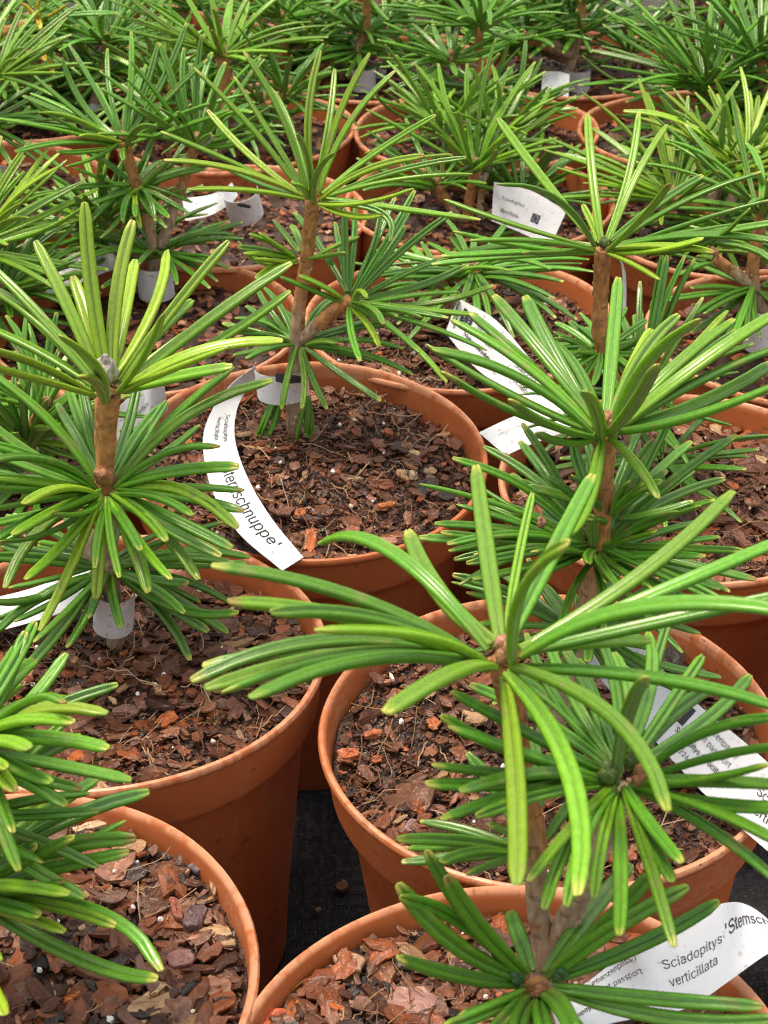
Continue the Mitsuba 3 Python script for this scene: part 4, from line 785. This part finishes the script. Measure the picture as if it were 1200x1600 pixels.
k = tag_strip('white label with a dark flag under the flat fan of the upper right plant', Z([(768, 345, .000), (810, 362, -.002), (860, 385, -.004)]), [(772, 284), (830, 298), (885, 330)],
    [('flag', .58, .35, .0070, .0062), ('Sciadopitys', .12, .6, .0024, False), ('verticillata', .12, .3, .0024, False)], side='far')
k = tag_strip('narrow grey label back lying behind the left plant, on the rim of the pot behind', Z([(78, 470, .002), (130, 440, .004), (185, 418, .006)]), [(70, 440), (120, 402), (180, 380)], side='far')
def band(pot, px, r, h, text, dy=0, tilt=(0, 0)):
    k = key_of('plant_label'); loop_band(k, on_y(px, POTS[pot][1] + dy), r, h, -1.5, 1.5, tilt); say(k, text, 'label', 'white paper plant labels'); return k
band('T', (568, 122), .0105, .0190, 'white label band at the top middle, left one of two side by side', -.02)
band('T', (592, 118), .0065, .0200, 'narrow white label end at the top middle, right one of two side by side', .005)
band('V2', (902, 127), .0110, .0215, 'bright white label band at the top right round a thin stem', -.025)
k = tag_strip('grey white label strip left of the bright band at the top right', Z([(846, 142, .000), (870, 148, -.002), (888, 152, -.004)]), Z([(848, 112, .010), (872, 112, .010), (890, 116, .010)]))
band('R4', (1196, 510), .0125, .0260, 'wide white label band at the right edge, below the bare side twig', -.012)
k = tag_strip('white label tip at the left edge behind the tall left plant', Z([(-20, 720, .000), (40, 690, .000)]), [(-20, 650), (28, 625)], side='near')
k = tag_strip('small white label piece at the left edge under the pale leaning plant', Z([(-15, 300, .002), (22, 290, .002)]), [(-15, 255), (18, 262)], side='near')
k = tag_strip('white label at the top edge behind the side fan of the red stemmed plant', Z([(630, 30, .002), (675, 34, .002)]), [(632, 0), (680, 4)], side='near')
k = tag_strip('white label among the needles at the top right corner', Z([(965, 40, .004), (1010, 34, .004), (1060, 20, .004)]), [(960, 2), (1010, -2), (1060, -12)], side='near')
k = tag_strip('white label corner beside the dark plant at the upper left', Z([(132, 185, .000), (160, 172, .000)]), Z([(140, 163, .006), (160, 155, .006)]))
k = tag_strip('narrow upright white label edge right of the bare orange stem', Y([(965, 500, .80), (972, 480, .80), (972, 420, .80), (962, 400, .80)]), Y([(973, 500, .795), (978, 480, .795), (977, 425, .795), (966, 400, .795)]))

# ------------------------------------------------------------------ single flakes one can point to
def flake(text, px, L, W, ang, col, seed, z=-.008, th=.0016, tilt=(0, 0), cat='bark flake'):
    rg = np.random.default_rng(seed); n = 15
    a = np.arange(n) / n * 6.283; sq = .35
    r = rg.uniform(.84, 1.08, n) / np.maximum(np.abs(np.cos(a)) ** 3 + np.abs(np.sin(a)) ** 3, .1) ** (sq)
    x, y = r * np.cos(a) * L / 2, r * np.sin(a) * W / 2
    rings = [(1, -th), (1.0, -.1 * th), (.94, th * .1), (.6, th * .25), (.25, th * .25)]
    V = np.vstack([np.stack([x * s, y * s, np.full(n, h) + (rg.normal(0, .00025, n) if s > .2 else 0)], -1) for s, h in rings] + [[[0, 0, th * .3]]])
    V[:, 2] += .9 * (V[:, 0] ** 2) * rg.normal(0, 6) + .00035 * (meshkit.fbm(V * [300, 900, 0] + seed, 2, seed) - .5) * 3
    V[:, 2] = np.clip(V[:, 2], -.004, .004)
    F = np.vstack([grid_faces(len(rings), n, True), np.stack([np.arange(n) + (len(rings) - 1) * n, (np.arange(n) + 1) % n + (len(rings) - 1) * n, np.full(n, len(rings) * n)], -1)])
    ez = norm([tilt[0], tilt[1], 1]); t = math.radians(ang); ex = norm(np.cross([-math.sin(t), math.cos(t), 0], ez)); ey = np.cross(ez, ex)
    P = on_z(px, z) + V[:, :1] * ex + V[:, 1:2] * ey + V[:, 2:] * ez
    C = np.array(col) * np.exp(rg.normal(0, .16, len(V)))[:, None]
    k = key_of('bark_flake' if cat == 'bark flake' else 'wood_splinter'); put(k, (P, F), 'mulch_mix', False, np.clip(C, 0, .9)); say(k, text, cat)
MAU, ORA, TAN, GRY, PNK = (.22, .12, .105), (.30, .085, .028), (.46, .31, .18), (.12, .105, .12), (.30, .16, .13)
S_ = 'wood splinter'
flake('large flat mauve bark flake near the bottom edge of the bottom pot', (642, 1562), .0185, .0125, -10, PNK, 1, z=-.0080)
flake('pale mauve bark flake at the left in the bottom pot', (517, 1480), .0105, .0070, 40, (.24, .16, .17), 2, z=-.0080)
flake('tan flat bark flake right of the pale mauve one in the bottom pot', (545, 1500), .0125, .0085, -30, (.32, .18, .11), 3, z=-.007)
flake('bright orange red bark piece in the lower left corner of the bottom pot', (425, 1588), .012, .007, 10, (.40, .085, .04), 4, z=-.0080)
flake('long orange brown splinter leaning on the left inner wall of the bottom pot', (445, 1545), .020, .0042, 48, (.42, .20, .06), 5, z=-.0080, tilt=(.5, -.3), cat=S_)
flake('light tan splinter in the upper part of the bottom pot', (597, 1486), .017, .0030, -20, TAN, 6, z=-.0080, cat=S_)
flake('long straight tan splinter near the right rim of the bottom left pot', (332, 1368), .0195, .0030, 98, (.33, .20, .11), 7, z=-.0080, cat=S_)
flake('knobbly cream splinter at the bottom of the bottom left pot', (240, 1550), .0165, .0038, 48, (.50, .36, .20), 8, z=-.0080, cat=S_)
flake('dark plum bark lump left of the long straight splinter', (305, 1430), .0115, .0080, 75, (.10, .058, .06), 9, z=-.0080, th=.003)
flake('reddish flat bark flake below the dark plum lump', (282, 1495), .0095, .0080, 10, (.22, .10, .085), 10, z=-.0080)
flake('red brown narrow bark strip left of the dark plum lump', (275, 1418), .013, .0040, 110, (.25, .085, .055), 11, z=-.0080)
flake('tan rounded bark flake near the upper right rim of the bottom left pot', (281, 1361), .0075, .0050, -5, (.42, .22, .11), 12, z=-.0080)
flake('grey blue bark flake beside the long straight splinter', (309, 1352), .0070, .0065, 60, GRY, 13, z=-.0080)
flake('cream splinter half under needles at the upper left of the bottom left pot', (140, 1290), .016, .0036, 22, (.50, .36, .22), 14, z=-.0080, cat=S_)
flake('wide mauve bark flake at the bottom of the bottom left pot', (285, 1575), .013, .0085, 25, (.19, .10, .10), 15, z=-.0080)
flake('brown fibrous splinter in the bottom left corner of the picture', (25, 1530), .021, .0034, -60, (.25, .15, .08), 16, z=-.0080, cat=S_)
flake('bright orange bark flake in the middle pot', (469, 800), .0080, .0065, 80, ORA, 17, z=-.0115)
flake('flat pinkish bark flake at the front rim of the middle pot', (597, 845), .0150, .0065, 12, (.33, .15, .11), 18, z=-.0115)
flake('reddish bark strip left of the pinkish flake in the middle pot', (550, 830), .0075, .011, -10, (.24, .085, .06), 19, z=-.0115)
flake('small cream wood cube in the middle pot', (646, 739), .0050, .0034, -40, (.62, .50, .33), 20, z=-.0115, th=.003, cat=S_)
flake('pale narrow splinter in the middle of the middle pot', (553, 747), .0100, .0018, 12, (.45, .32, .20), 21, z=-.0115, cat=S_)
flake('orange folded bark flake in the right part of the middle pot', (605, 788), .0105, .0040, 18, (.34, .11, .03), 22, z=-.0115)
flake('orange bark flake near the right rim of the middle pot', (607, 674), .0070, .0045, 120, ORA, 23, z=-.0115)
flake('long grey brown splinter behind the stem in the middle pot', (530, 632), .0200, .0022, -5, (.30, .19, .12), 24, z=-.0110, cat=S_)
flake('red orange bark flake in the pot right of the middle', (545, 1176), .0100, .0062, 10, (.34, .09, .035), 25, z=-.0115)
flake('smooth orange bark piece beside a needle tip in the pot right of the middle', (583, 1145), .0090, .0040, 22, (.36, .11, .04), 26, z=-.0115)
flake('short white splinter in the back of the pot right of the middle', (612, 1057), .0055, .0014, 110, (.72, .66, .58), 27, z=-.0110, cat=S_)
flake('mauve bark flake in the front of the pot right of the middle', (640, 1290), .0095, .0070, 40, (.24, .14, .14), 28, z=-.0115)
flake('orange fibrous bark piece right of the mauve flake', (655, 1260), .0085, .0055, 90, (.38, .17, .06), 29, z=-.0115)
flake('flat brown bark flake in the left part of the left pot', (120, 1080), .0090, .0075, 30, (.20, .11, .08), 30, z=-.0115)
flake('dusty brown bark flake in the middle of the left pot', (195, 1110), .0130, .0085, 15, (.20, .11, .08), 31, z=-.0115)
flake('brown bark flake lying on the black ground cloth between the pots', (535, 1383), .0075, .0060, 50, (.20, .10, .06), 40, z=GZ + .004)
flake('small pale chip on the black ground cloth near the front pot wall', (497, 1420), .0035, .0022, 20, (.36, .24, .15), 41, z=GZ + .004)
